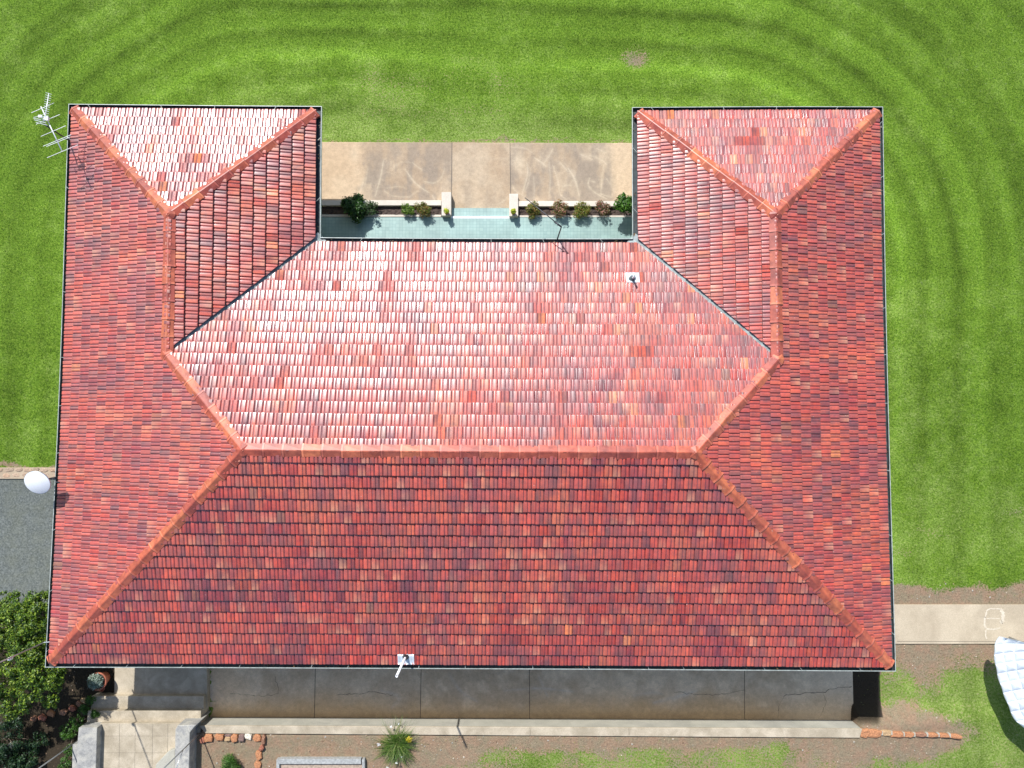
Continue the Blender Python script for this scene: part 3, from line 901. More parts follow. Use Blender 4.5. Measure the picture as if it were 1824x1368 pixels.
    bz = gz(bx, by) + (fbm(bx * 1.4, by * 1.4, 3, 9) - .5) * .03 + (fbm(bx * 9, by * 9, 2, 4) - .5) * .02
    dr_ = np.clip(dry[cj, cx_], 0, 1); st_ = stripe[cj, cx_]
    ang = rs.uniform(0, 6.283, NB); ln = rs.uniform(.03, .075, NB); lean = rs.uniform(.3, 1.2, NB); wd = rs.uniform(.004, .009, NB)
    dx, dy = np.cos(ang), np.sin(ang)
    p = np.stack([bx, by, bz - .005], 1); tip = p + np.stack([dx * ln * np.sin(lean), dy * ln * np.sin(lean), ln * np.cos(lean) + .01], 1)
    sd_ = np.stack([-dy, dx, np.zeros(NB)], 1) * wd[:, None]
    GV = np.stack([p - sd_, p + sd_, tip], 1).reshape(-1, 3)
    GC = np.array([(.12, .23, .016), (.18, .31, .024), (.07, .15, .012), (.28, .39, .06)])[rs.randint(0, 4, NB)]
    GC = GC * (1 - dr_[:, None] * .8) + np.array((.34, .36, .13)) * dr_[:, None] * .8
    GC = GC * (.38 + 1.15 * np.clip(st_, 0, 1))[:, None] * rs.uniform(.75, 1.25, (NB, 1))
    gr = np_mesh('grass', GV, np.arange(NB * 3).reshape(-1, 3), M['leaf'], None, np.repeat(GC, 3, 0))
    tag(gr, kind='stuff', label='short green lawn grass blades around the house', cat='grass')
    # pebbles and bits of litter on the bare soil
    wp = ((PYo > 1150) & (PYo < 1375) & (((PXo > 355) & (PYo > 1306)) | (PXo > 1530)) & ~((PXo > 490) & (PXo < 655) & (PYo > 1345))) * sstep(.35, .7, soil) + ((PYo > 1040) & (PYo < 1076) & (PXo > 1590)) * .8
    wp = wp + ((PXo < 200) & (PYo > 1195)) * .4
    wp = wp * ~((dark > .5) & (PXo > 1000))
    cell = wp[:-1, :-1].ravel(); cell = cell / cell.sum(); NP = 2600
    ci = rs.choice(len(cell), NP, p=cell); cj, cx_ = ci // (X.shape[1] - 1), ci % (X.shape[1] - 1)
    bx = X[cj, cx_] + rs.rand(NP) * .075; by = Y[cj, cx_] + rs.rand(NP) * .075; bz = gz(bx, by) + .012
    r_ = rs.gamma(2.2, .0055, NP).clip(.005, .04)
    oc = np.array([(1, 0, 0), (-.3, .95, 0), (-.8, -.6, 0), (.2, .1, .8), (.1, -.8, .1)])
    PV = np.stack([bx, by, bz], 1)[:, None, :] + oc[None] * r_[:, None, None] * rs.uniform(.6, 1.3, (NP, 5, 1))
    PF = (np.array([(0, 1, 3), (1, 2, 3), (2, 4, 3), (4, 0, 3)])[None] + (np.arange(NP) * 5)[:, None, None]).reshape(-1, 3)
    PC = np.array([(.42, .30, .20), (.48, .41, .32), (.28, .18, .12), (.35, .33, .28), (.20, .13, .08)])[rs.randint(0, 5, NP)]
    pb = np_mesh('pebbles', PV.reshape(-1, 3), PF, M['stone'], None, np.repeat(PC, 5, 0))
    tag(pb, kind='stuff', label='small pebbles and litter scattered over the bare garden soil', cat='pebbles')
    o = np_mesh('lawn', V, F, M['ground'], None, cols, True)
    tag(o, kind='structure')
    return o
ground()

# ---------------------------------------------------------------- slabs and paths
def slab(name, px, z, th, mat, joints=(), kind='structure', parent=None, bevel=.008):
    p = [G(x, y, z)[:2] for x, y in px]
    m = MB(); m.prism(p, z - th, z)
    o = m.build(name, M[mat], parent, False, bevel)
    if kind: tag(o, kind=kind)
    return o
def sheet(name, px, z, mat, parent=None):
    zz = z
    m = MB(); m.add([G(x, y, zz) for x, y in px], [tuple(range(len(px)))])
    return m.build(name, M[mat], parent)
def line_quad(m, p0, p1, w, z):
    a = np.array(G(*p0, z)); b = np.array(G(*p1, z)); t = (b - a) / np.linalg.norm(b - a); n = np.array([-t[1], t[0], 0]) * w / 2
    m.add([a - n, b - n, b + n, a + n], [(0, 1, 2, 3)])
def crack(m, pts, z, w, seed=0):
    rs = np.random.RandomState(seed); P = []
    for (a, b) in zip(pts[:-1], pts[1:]):
        k = max(2, int(abs(b[0] - a[0]) / 5 + abs(b[1] - a[1]) / 5))
        for i in range(k): P.append((a[0] + (b[0] - a[0]) * i / k + rs.normal(0, .7), a[1] + (b[1] - a[1]) * i / k + rs.normal(0, .9)))
    P.append(pts[-1])
    for a, b in zip(P[:-1], P[1:]): line_quad(m, a, b, w * rs.uniform(.5, 1.6), z)

def seg_mask(PX, PY, strokes):
    """mask of pale scuffs: strokes are (points, width px, strength)"""
    out = np.zeros_like(PX)
    for pts, wd, am in strokes:
        P = []
        for i in range(len(pts) - 1):                        # smooth curve through the points
            p0 = np.array(pts[max(i - 1, 0)], float); p1 = np.array(pts[i], float); p2 = np.array(pts[i + 1], float); p3 = np.array(pts[min(i + 2, len(pts) - 1)], float)
            for f in np.linspace(0, 1, 7)[:-1]:
                P.append(.5 * ((2 * p1) + (-p0 + p2) * f + (2 * p0 - 5 * p1 + 4 * p2 - p3) * f * f + (-p0 + 3 * p1 - 3 * p2 + p3) * f ** 3))
        P.append(np.array(pts[-1], float))
        best = np.full(PX.shape, 1e9); n_ = len(P) - 1
        for i in range(n_):
            a, b = P[i], P[i + 1]; ab = b - a; L2 = (ab ** 2).sum() + 1e-9
            t = np.clip(((PX - a[0]) * ab[0] + (PY - a[1]) * ab[1]) / L2, 0, 1)
            dd = np.hypot(PX - a[0] - t * ab[0], PY - a[1] - t * ab[1])
            best = np.minimum(best, dd / (.45 + .55 * math.sin(math.pi * (i + .5) / n_)))
        out = np.maximum(out, am * (.62 * np.exp(-(best / wd) ** 2) + .30 * np.exp(-(best / (wd * 3.5)) ** 2)))
    return out
def m_painted(name, rough=.85, wet=0.0):
    k = NT(name, rough, .3)
    a = k.attr(); h = k.noise(45, 5, .7); h2 = k.noise(9, 5, .65)
    c = k.mix(1.0, a.outputs['Color'], k.ramp(h, [(.3, .80), (.7, 1.22)]), 'MULTIPLY')
    c = k.mix(1.0, c, k.ramp(h2, [(.3, .86), (.7, 1.14)]), 'MULTIPLY')
    k.base(c); k.bump(h, .35, .006); return k.m
def painted_slab(name, px, z, th, res, fn, mt):
    q = [G(x, y, z) for x, y in px]                          # tl tr br bl
    x0, x1 = (q[0][0] + q[3][0]) / 2, (q[1][0] + q[2][0]) / 2
    y0t, y1t = (q[0][1] + q[1][1]) / 2, None
    xs = np.arange(x0, x1 + res, res); nv = int(abs(q[0][1] - q[3][1]) / res) + 2
    U = (xs - x0) / (x1 - x0); V_ = np.linspace(0, 1, nv)
    X = np.repeat(xs[None], nv, 0)
    Yt = q[0][1] + (q[1][1] - q[0][1]) * U; Yb = q[3][1] + (q[2][1] - q[3][1]) * U
    Y = Yt[None] * (1 - V_[:, None]) + Yb[None] * V_[:, None]
    PX, PY = pxof(X, Y, np.full_like(X, z))
    C = fn(PX, PY, X, Y)
    nxx = len(xs); V = np.stack([X, Y, np.full_like(X, z)], -1).reshape(-1, 3)
    i, j = np.meshgrid(np.arange(nxx - 1), np.arange(nv - 1)); a = (j * nxx + i).ravel()
    F = np.stack([a, a + nxx, a + nxx + 1, a + 1], 1)
    # sides
    n = len(V)
    rim = list(range(nxx)) + [r * nxx + nxx - 1 for r in range(1, nv)] + [(nv - 1) * nxx + c_ for c_ in range(nxx - 2, -1, -1)] + [r * nxx for r in range(nv - 2, 0, -1)]
    V = np.concatenate([V, V[rim] - np.array([0, 0, th])]); k = len(rim)
    Fs = np.array([(rim[(t + 1) % k], rim[t], n + t, n + (t + 1) % k) for t in range(k)])[:, ::-1]
    C = C.reshape(-1, 3); C = np.concatenate([C, C[rim] * .8])
    o = np_mesh(name, V, np.concatenate([F, Fs]), mt, None, C)
    return tag(o, kind='structure')
def lerp3(a, b, t): return np.array(a) * (1 - t[..., None]) + np.array(b) * t[..., None]
def court_col(PX, PY, X, Y):
    n1 = fbm(X * .9, Y * .9, 5, 2); n2 = fbm(X * 2.6, Y * 2.6, 4, 8); n3 = fbm(X * 4.5, Y * 1.0, 4, 12)
    c = lerp3((.39, .285, .185), (.47, .365, .25), sstep(.35, .65, n1))
    left = 1 - sstep(630, 665, PX + (n2 - .5) * 40); right = sstep(1080, 1100, PX + (n2 - .5) * 14 + (PY - 300) * -.08)
    orange = np.clip(left + right, 0, 1)
    c = lerp3(c[..., :] * 0, c, np.ones_like(PX)) * (1 - .45 * orange[..., None]) + np.array((.56, .41, .265)) * .45 * orange[..., None]
    mid = (1 - orange) * (1 - ((PX > 806) & (PX < 908)) * .65)
    dk = sstep(.40, .62, n3 * .6 + n2 * .4) * .55 * mid + .20 * mid
    dk = dk + .35 * np.exp(-((PX - 1040) / 22) ** 2) + .22 * np.exp(-((PX - 655) / 9) ** 2) + .2 * np.exp(-((PX - 750) / 25) ** 2 - ((PY - 280) / 30) ** 2)
    dk = dk * (.75 + .5 * sstep(255, 350, PY))
    c = c * (1 - np.clip(dk, 0, .8)[..., None]) + np.array((.25, .205, .16)) * np.clip(dk, 0, .8)[..., None]
    ps = .5 * np.exp(-((PX - 925) / 12) ** 2 - ((PY - 290) / 14) ** 2) + .35 * np.exp(-((PX - 632) / 8) ** 2 - ((PY - 275) / 14) ** 2)
    S = [([(683, 285), (678, 315), (668, 350)], 1.4, .5), ([(648, 320), (640, 342), (628, 343)], 1.3, .45), ([(655, 300), (650, 330), (645, 336)], 1.0, .3),
         ([(722, 302), (740, 326), (765, 344)], 1.5, .6), ([(735, 290), (752, 303)], 1.2, .45), ([(752, 322), (772, 326), (785, 318), (792, 300)], 1.4, .45),
         ([(685, 340), (700, 349), (730, 351)], 1.3, .4), ([(690, 335), (710, 332), (722, 336)], 1.1, .3), ([(770, 347), (775, 360)], 1.6, .45), ([(786, 345), (780, 356)], 1.4, .4),
         ([(730, 350), (745, 340)], 1.3, .3), ([(700, 300), (715, 289), (735, 290)], 1.0, .25),
         ([(912, 262), (935, 264), (952, 275)], 1.3, .4), ([(952, 281), (965, 290), (972, 296)], 1.8, .55), ([(938, 290), (940, 310), (930, 345)], 1.7, .5), ([(945, 300), (941, 325), (934, 342)], 1.2, .4),
         ([(913, 330), (918, 340), (935, 350)], 1.4, .4), ([(970, 290), (978, 278), (985, 265)], 1.8, .4), ([(950, 315), (952, 335), (951, 352)], 1.3, .35), ([(978, 290), (980, 320), (978, 353)], 1.4, .4),
         ([(985, 295), (993, 320), (998, 345), (1008, 355)], 1.5, .45), ([(1012, 300), (1024, 320), (1032, 350)], 2.0, .6), ([(998, 290), (1012, 306)], 1.3, .4), ([(1000, 340), (1005, 331), (1018, 330)], 1.5, .4),
         ([(1035, 275), (1042, 278), (1055, 284)], 1.8, .6), ([(1050, 277), (1068, 283), (1080, 292)], 1.7, .55), ([(1062, 264), (1080, 272)], 1.2, .4), ([(1076, 290), (1072, 320), (1070, 350)], 1.4, .35),
         ([(1050, 318), (1048, 330), (1060, 343), (1080, 354)], 1.7, .5), ([(1060, 325), (1052, 322)], 1.4, .4), ([(1080, 318), (1090, 332)], 1.3, .35), ([(1068, 345), (1090, 352)], 1.3, .4),
         ([(880, 300), (890, 330), (898, 345)], 1.5, .2), ([(845, 280), (880, 283), (905, 282)], 2.2, .2), ([(885, 365), (897, 358), (903, 352)], 1.4, .4)]
    mk = np.clip(np.maximum(seg_mask(PX, PY, S) * .85, ps * 1.0) * (.5 + n2), 0, .8)
    return c * (1 - mk[..., None]) + np.array((.60, .50, .36)) * mk[..., None]
def patio_col(PX, PY, X, Y):
    n1 = fbm(X * .8, Y * .8, 5, 22); n2 = fbm(X * 2.4, Y * 2.4, 5, 28); n3 = fbm(X * 6, Y * 6, 3, 29)
    c = lerp3((.52, .39, .25), (.68, .54, .37), sstep(.34, .66, n1 * .55 + n2 * .45))
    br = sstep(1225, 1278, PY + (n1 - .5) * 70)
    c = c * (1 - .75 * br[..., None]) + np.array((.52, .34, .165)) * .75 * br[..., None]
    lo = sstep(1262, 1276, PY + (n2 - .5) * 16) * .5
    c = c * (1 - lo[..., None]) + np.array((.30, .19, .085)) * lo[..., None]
    bb = np.exp(-((PX - 410) / 45) ** 2 - ((PY - 1225) / 45) ** 2) * .35 + .10 * sstep(.5, .7, n2) * (PX > 750)
    c = c * (1 + bb[..., None])
    east = .35 * sstep(1340, 1450, PX)
    c = c * (1 - east[..., None]) + np.array((.66, .54, .38)) * east[..., None]
    S = [([(900, 1230), (960, 1226), (1020, 1232)], 2.2, .30), ([(1165, 1252), (1200, 1243), (1240, 1230)], 4, .40), ([(1130, 1240), (1160, 1233), (1180, 1237)], 3, .3), ([(800, 1200), (820, 1230), (850, 1250)], 3, .22),
         ([(960, 1205), (975, 1240)], 2, .22), ([(372, 1262), (378, 1235), (372, 1200)], 4, .5), ([(680, 1230), (710, 1242), (698, 1260)], 4, .25)]
    mk = np.clip(seg_mask(PX, PY, S) * (.4 + n3 * 1.2), 0, .7)
    return c * (1 - mk[..., None]) + np.array((.62, .59, .52)) * mk[..., None]

# courtyard paving
cy = painted_slab('courtyard_paving', [(540, 253), (1160, 255), (1160, 372), (540, 372)], .045, .12, .018, court_col, m_painted('stained_paving'))
m = MB(); line_quad(m, (805, 253.6), (804, 372), .014, .049); line_quad(m, (908.5, 254), (909.5, 372), .014, .049)
tag(m.build('paving_joint', M['joint'], cy))
# verandah floor: teal tiles, tread and white nosing
ver = slab('verandah_floor', [(540, 387), (1160, 387), (1160, 470), (540, 470)], .16, .22, 'teal')
slab('verandah_step', [(805, 370.5), (908, 370.5), (908, 386.8), (805, 386.8)], .10, .16, 'teal')
m = MB(); m.prism([G(*p, .1)[:2] for p in ((803, 386.2), (916, 386.2), (916, 390.2), (803, 390.2))], .10, .168)
tag(m.build('step_nosing', M['white'], ver, False, .006))
m = MB(); m.prism([G(*p, .1)[:2] for p in ((540, 383.0), (786, 383.6), (786, 387), (540, 387))], .0, .166)
m.prism([G(*p, .1)[:2] for p in ((924, 384.6), (1160, 385.0), (1160, 387.6), (924, 387.6))], .0, .166)
m.build('floor_edging', M['cap'], ver)
# planter boxes
def planter(label, capx, soilx, pier, py0, y1):
    z = .27
    t = empty('planter_box', G((capx[0] + capx[1]) / 2, 375, 0), label, 'planter', 'garden planters beside the verandah steps')
    m = MB(); m.prism([G(*p, z)[:2] for p in ((capx[0], py0), (capx[1], py0), (capx[1], py0 + 9.3), (capx[0], py0 + 9.3))], -.05, z)
    m.build('coping', M['cap'], t, False, .008)
    m = MB(); m.prism([G(*p, .1)[:2] for p in ((soilx[0], py0 + 5), (soilx[1], py0 + 5), (soilx[1], y1), (soilx[0], y1))], -.05, .13)
    n = 46; 
    a = np.array(G(soilx[0], py0 + 7, .14)); b = np.array(G(soilx[1], y1, .14))
    xs = np.linspace(a[0], b[0], 90); ys = np.linspace(b[1], a[1], 12)
    X, Y = np.meshgrid(xs, ys); Z = .15 + (fbm(X * 12, Y * 12, 3) - .5) * .09
    i, j = np.meshgrid(np.arange(89), np.arange(11)); q = (j * 90 + i).ravel()
    m.add(np.stack([X, Y, Z], -1).reshape(-1, 3), [(k, k + 1, k + 91, k + 90) for k in q])
    m.build('soil_bed', M['soil'], t)
    m = MB(); m.prism([G(*p, .34)[:2] for p in pier], 0, .34)
    m.build('pier', M['cap'], t, False, .01)
    return t
planter('long planter box west of the steps holding the big dark shrub', (545, 786), (545, 786), [(786.5, 342), (803.5, 342), (803.5, 384), (786.5, 384)], 356.5, 383.2)
planter('long planter box east of the steps holding four small round shrubs', (923, 1155), (923, 1155), [(907, 345), (923, 345), (923, 385), (907, 385)], 358, 384.3)

# south patio, kerb and cracks
ZP = -.62
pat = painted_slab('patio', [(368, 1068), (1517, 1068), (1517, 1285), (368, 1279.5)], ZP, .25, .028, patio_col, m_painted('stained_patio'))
m = MB()
for xx in (561, 749.5, 943, 1326): line_quad(m, (xx + (.8 if xx < 900 else 0), 1185), (xx - (1 if xx < 900 else -.5), 1281), .014, ZP + .004)
crack(m, [(598, 1239), (640, 1236), (662, 1232), (700, 1238)], ZP + .004, .008, 1)
crack(m, [(1200, 1232), (1250, 1238), (1290, 1236), (1326, 1229)], ZP + .004, .007, 2)
crack(m, [(1395, 1240), (1420, 1236), (1466, 1233), (1490, 1226), (1517, 1223)], ZP + .004, .011, 3)
crack(m, [(1466, 1233), (1472, 1250), (1462, 1275)], ZP + .004, .006, 4)
crack(m, [(1395, 1240), (1388, 1258), (1386, 1281)], ZP + .004, .006, 5)
crack(m, [(490, 1204), (496, 1235), (470, 1240), (410, 1236)], ZP + .004, .006, 6)
m.build('crack', M['crack'], pat)
ZT = .07
kb = empty('retaining_wall', G(940, 1300, ZP), 'long low concrete retaining wall with a pale top along the south edge of the sunken patio', 'retaining wall')
a0, a1 = G(371, 1277.5, ZP), G(1517, 1283, ZP)
c0, c1 = G(366, 1306.5, ZT), G(1531.5, 1314.5, ZT)
m = MB(); m.prism([a0[:2], a1[:2], (c1[0], c1[1] + .02), (c0[0] - .06, c0[1] + .02)], -1.15, ZT - .06)
m.build('wall_face', M['kerbtop'], kb, False, .01)
m = MB(); m.prism([(a0[0] - .01, a0[1] + .012), (a1[0] + .01, a1[1] + .012), c1[:2], c0[:2]], ZT - .062, ZT)
m.build('coping', M['step'], kb, False, .012)
m = MB()
for xx in (944, 1120): line_quad(m, (xx, 1296.5 + (xx - 944) * .004), (xx + 1, 1309.5), .008, ZT + .003)
m.build('coping_joint', M['joint'], kb)
# garden stairs climbing south out of the sunken patio
st = empty('garden_stairs', G(280, 1260, -.4), 'wide concrete garden stairs climbing from the patio corner to a paved path', 'stairs')
for px, z, nm, mt in (([(205, 1120), (368, 1120), (369.5, 1262), (203, 1262)], -.40, 'landing', 'step'),
                      ([(163, 1240), (363, 1240), (362, 1290), (160, 1290)], -.21, 'tread', 'step'),
                      ([(156, 1266), (358, 1266), (357, 1306), (154, 1306)], -.03, 'tread', 'step')):
    m = MB(); m.prism([G(x, y, z)[:2] for x, y in px], -1.5 + z * .01, z); m.build(nm, M[mt], st, False, .012)
ZW = .13
pth = slab('garden_path', [(178, 1288.5), (330, 1288.5), (330, 1560), (178, 1560)], ZW, .9, 'step')
m = MB()
for xx in (213, 241, 272, 299): line_quad(m, (xx, 1289), (xx - 3, 1500), .005, ZW + .004)
for yy in (1311, 1341, 1372): line_quad(m, (186, yy), (320, yy), .005, ZW + .004)
m.build('path_joint', M['joint'], pth)
lw = empty('stair_wall', G(160, 1340, 0), 'dappled grey rendered wall on the west side of the garden path', 'low wall', 'low walls flanking the garden path')
m = MB(); m.prism([G(x, y, .40)[:2] for x, y in ((140, 1296), (173, 1296), (172, 1325), (169, 1420), (136, 1420), (137, 1330))], -1.5, .40)
m.build('wall_block', M['pier'], lw, False, .02)
m = MB(); m.prism([G(x, y, .22)[:2] for x, y in ((129, 1326), (139.5, 1326), (138, 1420), (127, 1420))], -1.5, .22)
m.build('lower_ledge', M['pier'], lw, False, .015)
rw = empty('stair_wall', G(330, 1330, 0), 'grey rendered wall on the east side of the garden path', 'low wall', 'low walls flanking the garden path')
m = MB(); m.prism([G(x, y, .50)[:2] for x, y in ((316, 1292), (350, 1291), (338, 1305), (336, 1420), (310, 1420), (312, 1300))], -1.6, .50)
m.build('wall_block', M['pier'], rw, False, .025)
m = MB(); m.prism([G(x, y, .30)[:2] for x, y in ((300, 1338), (312, 1334), (311, 1420), (272, 1420), (277, 1362))], -1.6, .30)
m.build('lower_ledge', M['kerbtop'], rw, False, .02)
# tall slim poles
def pole(label, bpx, zb, ht, r=.020, extra=None):
    b = G(*bpx, zb)
    t = empty('metal_pole', b, label, 'pole', 'tall slim metal poles by the garden path')
    m = MB(); m.tube([(b[0], b[1], zb - .3), (b[0], b[1], zb + ht)], r, 10); m.build('shaft', M['galv'], t, True)
    if extra:
        m = MB(); m.tube([(b[0], b[1], zb + extra[0]), (b[0] + extra[1], b[1] + extra[2], zb + extra[0] + extra[3])], r * .7, 8); m.build('side_arm', M['galv'], t, True)
    m = MB(); m.lathe([(0, 0), (r * 1.8, .0), (r * 1.8, .03), (0, .032)], (b[0], b[1], zb + ht), 12); m.build('cap', M['darkmetal'], t, True)
    return t
pole('tall slim galvanised pole rising beside the east wall of the garden path', (356, 1306), .05, 2.9, .018, (1.15, -.05, -.45, .35))
pole('tall slim galvanised pole rising beside the west wall of the garden path', (137, 1320), -.1, 2.6, .018)
# east path
ep = []
zE = float(gz(28, .7)) + .045
slab('side_path', [(1560, 1077), (1900, 1077), (1900, 1147), (1560, 1147)], zE, .14, 'path')
sp = bpy.data.objects['side_path']
m = MB()
line_quad(m, (1598, 1142.5), (1900, 1142.8), .010, zE + .004)
m.build('path_joint', M['joint'], sp)
m = MB(); rs = np.random.RandomState(4)
def ring(pts, wd):
    P = []
    for a, b in zip(pts[:-1], pts[1:]):
        for i in range(8): P.append((a[0] + (b[0] - a[0]) * i / 8 + rs.normal(0, .18), a[1] + (b[1] - a[1]) * i / 8 + rs.normal(0, .18)))
    P.append(pts[-1])
    W_ = [wd * rs.uniform(.6, 1.4) for _ in P]
    vs = []
    for i, p in enumerate(P):
        q = P[min(i + 1, len(P) - 1)]; o = P[max(0, i - 1)]
        t = np.array([q[0] - o[0], q[1] - o[1]]); t /= np.linalg.norm(t) + 1e-9; nn = np.array([-t[1], t[0]]) * W_[i] / 2
        vs += [G(p[0] - nn[0], p[1] - nn[1], zE + .005), G(p[0] + nn[0], p[1] + nn[1], zE + .005)]
    m.add(vs, [(2 * i, 2 * i + 1, 2 * i + 3, 2 * i + 2) for i in range(len(P) - 1)])
ring([(1755, 1100), (1758, 1087), (1764, 1084), (1782, 1084.5)], 2.2)
ring([(1782, 1084.5), (1787, 1092), (1786, 1106), (1782, 1110)], 5.5)
ring([(1757, 1101.5), (1781, 1101.5)], 1.3)
ring([(1754.5, 1099), (1753.5, 1112), (1756, 1119)], 3.4)
ring([(1757, 1120), (1770, 1121), (1782, 1118)], 3.0)
ring([(1756, 1122), (1755.5, 1133), (1758, 1138)], 2.4)
m.build('pale_stain', M['chalk'], sp)
# driveway (follows the slope)
def follow(name, px, mat, dz, kind='structure', nx=40, ny=40):
    ps = np.array([GG(*p)[:2] for p in px])       # four corners: tl, tr, br, bl
    m = MB(); vs = []
    for j in range(ny + 1):
        for i in range(nx + 1):
            u, v = i / nx, j / ny
            p = (ps[0] * (1 - u) + ps[1] * u) * (1 - v) + (ps[3] * (1 - u) + ps[2] * u) * v
            vs.append((p[0], p[1], float(gz(p[0], p[1])) + dz))
    m.add(vs, [(j * (nx + 1) + i, (j + 1) * (nx + 1) + i, (j + 1) * (nx + 1) + i + 1, j * (nx + 1) + i + 1) for j in range(ny) for i in range(nx)])
    o = m.build(name, M[mat]); 
    if kind: tag(o, kind=kind)
    return o
follow('driveway', [(-900, 852), (150, 852), (150, 1075), (-900, 1075)], 'gravel', .045)

# ---------------------------------------------------------------- stones
def stone_geo(m, c, sx, sy, sz, rot, colr, seed, n=9, sharp=.16):
    rs = np.random.RandomState(seed)
    a = np.linspace(0, 2 * math.pi, n, endpoint=False) + rs.uniform(-.18, .18, n)
    rad = 1 + rs.uniform(-sharp, sharp, n)
    ca, sa = math.cos(rot), math.sin(rot)
    vs = []
    for k, (s, z) in enumerate(((1.0, -sz), (1.03, sz * .35), (.93, sz * .8), (.62, sz))):
        for i in range(n):
            # squarish outline
            q = max(abs(math.cos(a[i])), abs(math.sin(a[i]))) ** -.7
            x = sx * q * rad[i] * s * math.cos(a[i]) + rs.normal(0, .004); y = sy * q * rad[i] * s * math.sin(a[i]) + rs.normal(0, .004)
            vs.append((c[0] + x * ca - y * sa, c[1] + x * sa + y * ca, c[2] + z + rs.normal(0, sz * .07)))
    fs = [(k * n + i, k * n + (i + 1) % n, (k + 1) * n + (i + 1) % n, (k + 1) * n + i) for k in range(3) for i in range(n)]
    fs.append(tuple(3 * n + i for i in range(n)))
    m.add(vs, fs, colr)
SC = {'orange': (.42, .19, .09), 'brown': (.30, .15, .09), 'red': (.35, .13, .08), 'white': (.66, .60, .48), 'purple': (.20, .13, .11), 'tan': (.42, .28, .15)}
def stone(px, py, w_, h_, colr, label, group, rot=0, z=None, seed=1, sz=.07):
    p = GG(px, py)
    m = MB(); stone_geo(m, (p[0], p[1], p[2] + sz * .5), w_ / 57 / 2 * .93, h_ / 57 / 2 * .93, sz, rot, SC[colr], seed)
    o = m.build('edging_stone', M['stone']); tag(o, label, 'stone', group)
    return o
# heights follow the ground
gE = 'edging stones round the small garden bed'
stone(362, 1317, 9, 9, 'red', 'small reddish stone at the west end of the edging row by the handrail', gE, 0, seed=2)
stone(373, 1313, 17, 14, 'orange', 'wide orange stone second from the west end of the edging row under the kerb', gE, .1, seed=3)
stone(392, 1312, 16, 12, 'orange', 'orange stone between two orange neighbours in the row under the kerb', gE, -.05, seed=4)
stone(407, 1315, 12, 8, 'tan', 'small tan stone in the middle of the row under the kerb', gE, 0, seed=5)
stone(407.5, 1309, 12, 5, 'purple', 'thin dark stone wedged against the kerb in the middle of the row', gE, 0, seed=15, sz=.05)
stone(419, 1313, 13, 14, 'orange', 'squarish orange stone just west of the dark purplish stone', gE, .1, seed=6)
stone(431, 1313, 11, 13, 'purple', 'rounded purplish-brown stone beside the white stone', gE, 0, seed=7)
stone(443, 1311, 13, 10, 'white', 'pale cream stone in the row under the kerb', gE, -.3, seed=8, sz=.05)
stone(459, 1313, 15, 12, 'orange', 'broad orange stone near the corner of the bed edging', gE, 0, seed=9, sz=.055)
stone(471, 1315, 7, 17, 'brown', 'upright brown stone at the corner of the bed edging', gE, 0, seed=10, sz=.09)
stone(467, 1331, 7, 13, 'red', 'dark tilted stone just below the edging corner', gE, -.6, seed=11, sz=.08)
stone(462, 1345, 12, 16, 'orange', 'flat orange stone in the short row running south from the corner', gE, .05, seed=12, sz=.05)
stone(460, 1361, 12, 15, 'orange', 'flat orange stone at the south end of the row, nearest the photo edge', gE, 0, seed=13, sz=.05)
stone(457, 1378, 12, 15, 'orange', 'flat orange stone south of the visible row', gE, 0, seed=14, sz=.05) if False else None
gR = 'shaded rocks edging the citrus bed'
for i, (x, y, w1, h1, c, lb) in enumerate(((151, 1247, 11, 8, 'tan', 'tan rock at the upper end of the shaded rock line near the stairs'),
        (143, 1253, 13, 9, 'brown', 'brown rock second from the stairs in the shaded rock line'),
        (131, 1261, 14, 9, 'red', 'long reddish rock midway along the shaded rock line'),
        (115, 1267, 13, 10, 'brown', 'brown rock west of the long reddish one in the shade'),
        (93, 1270, 14, 9, 'orange', 'orange-brown rock near the citrus foliage in the shade'),
        (77, 1277, 14, 10, 'red', 'dull red rock half under the citrus leaves'),
        (62, 1279, 12, 9, 'brown', 'westernmost brown rock of the shaded rock line'),
        (23, 1327, 12, 12, 'white', 'pale round stone in the dark ground cover at the lower left'))):
    stone(x, y, w1, h1, c, lb, gR, -.35, seed=30 + i, sz=.07)
# low stone wall on the east side
def plat_z(px): return gz(G(px, 1320, -.1)[0], YK - 1.0)
sw = empty('stone_wall', G(1620, 1308, -.85), 'low curved wall of orange-brown rubble with pale mortar at the kerb end', 'stone wall')
segs = [((1541, 1306.5), 18, 16, 'orange'), ((1556, 1306.5), 30, 15, 'orange'), ((1578, 1306), 20, 10, 'tan'), ((1597, 1308.5), 26, 10, 'orange'), ((1618, 1309), 22, 10, 'orange'),
        ((1640, 1309), 24, 8, 'brown'), ((1661, 1309.5), 22, 8, 'orange'), ((1681, 1310.5), 22, 8, 'orange'), ((1702, 1312.5), 24, 8, 'orange')]
for i, (p, w1, h1, c) in enumerate(segs):
    zz = float(plat_z(p[0])) + .05
    q = G(*p, zz)
    m = MB(); stone_geo(m, (q[0], q[1], zz - .05), w1 / 57 / 2 * .98, h1 / 57 / 2 * .95, .075, -.03 if i < 7 else -.12, SC[c], 60 + i, 11, .10)
    m.build('stone', M['stone'], sw)
m = MB()
for i in range(8):
    zz = float(plat_z(segs[i][0][0])) + .04; a = G(segs[i][0][0] + segs[i][1] / 2, segs[i][0][1], zz)
    m.box(a[0] - .035, a[0] + .035, a[1] - .06, a[1] + .06, zz - .12, zz)
m.build('mortar', M['kerbtop'], sw, False, .01)
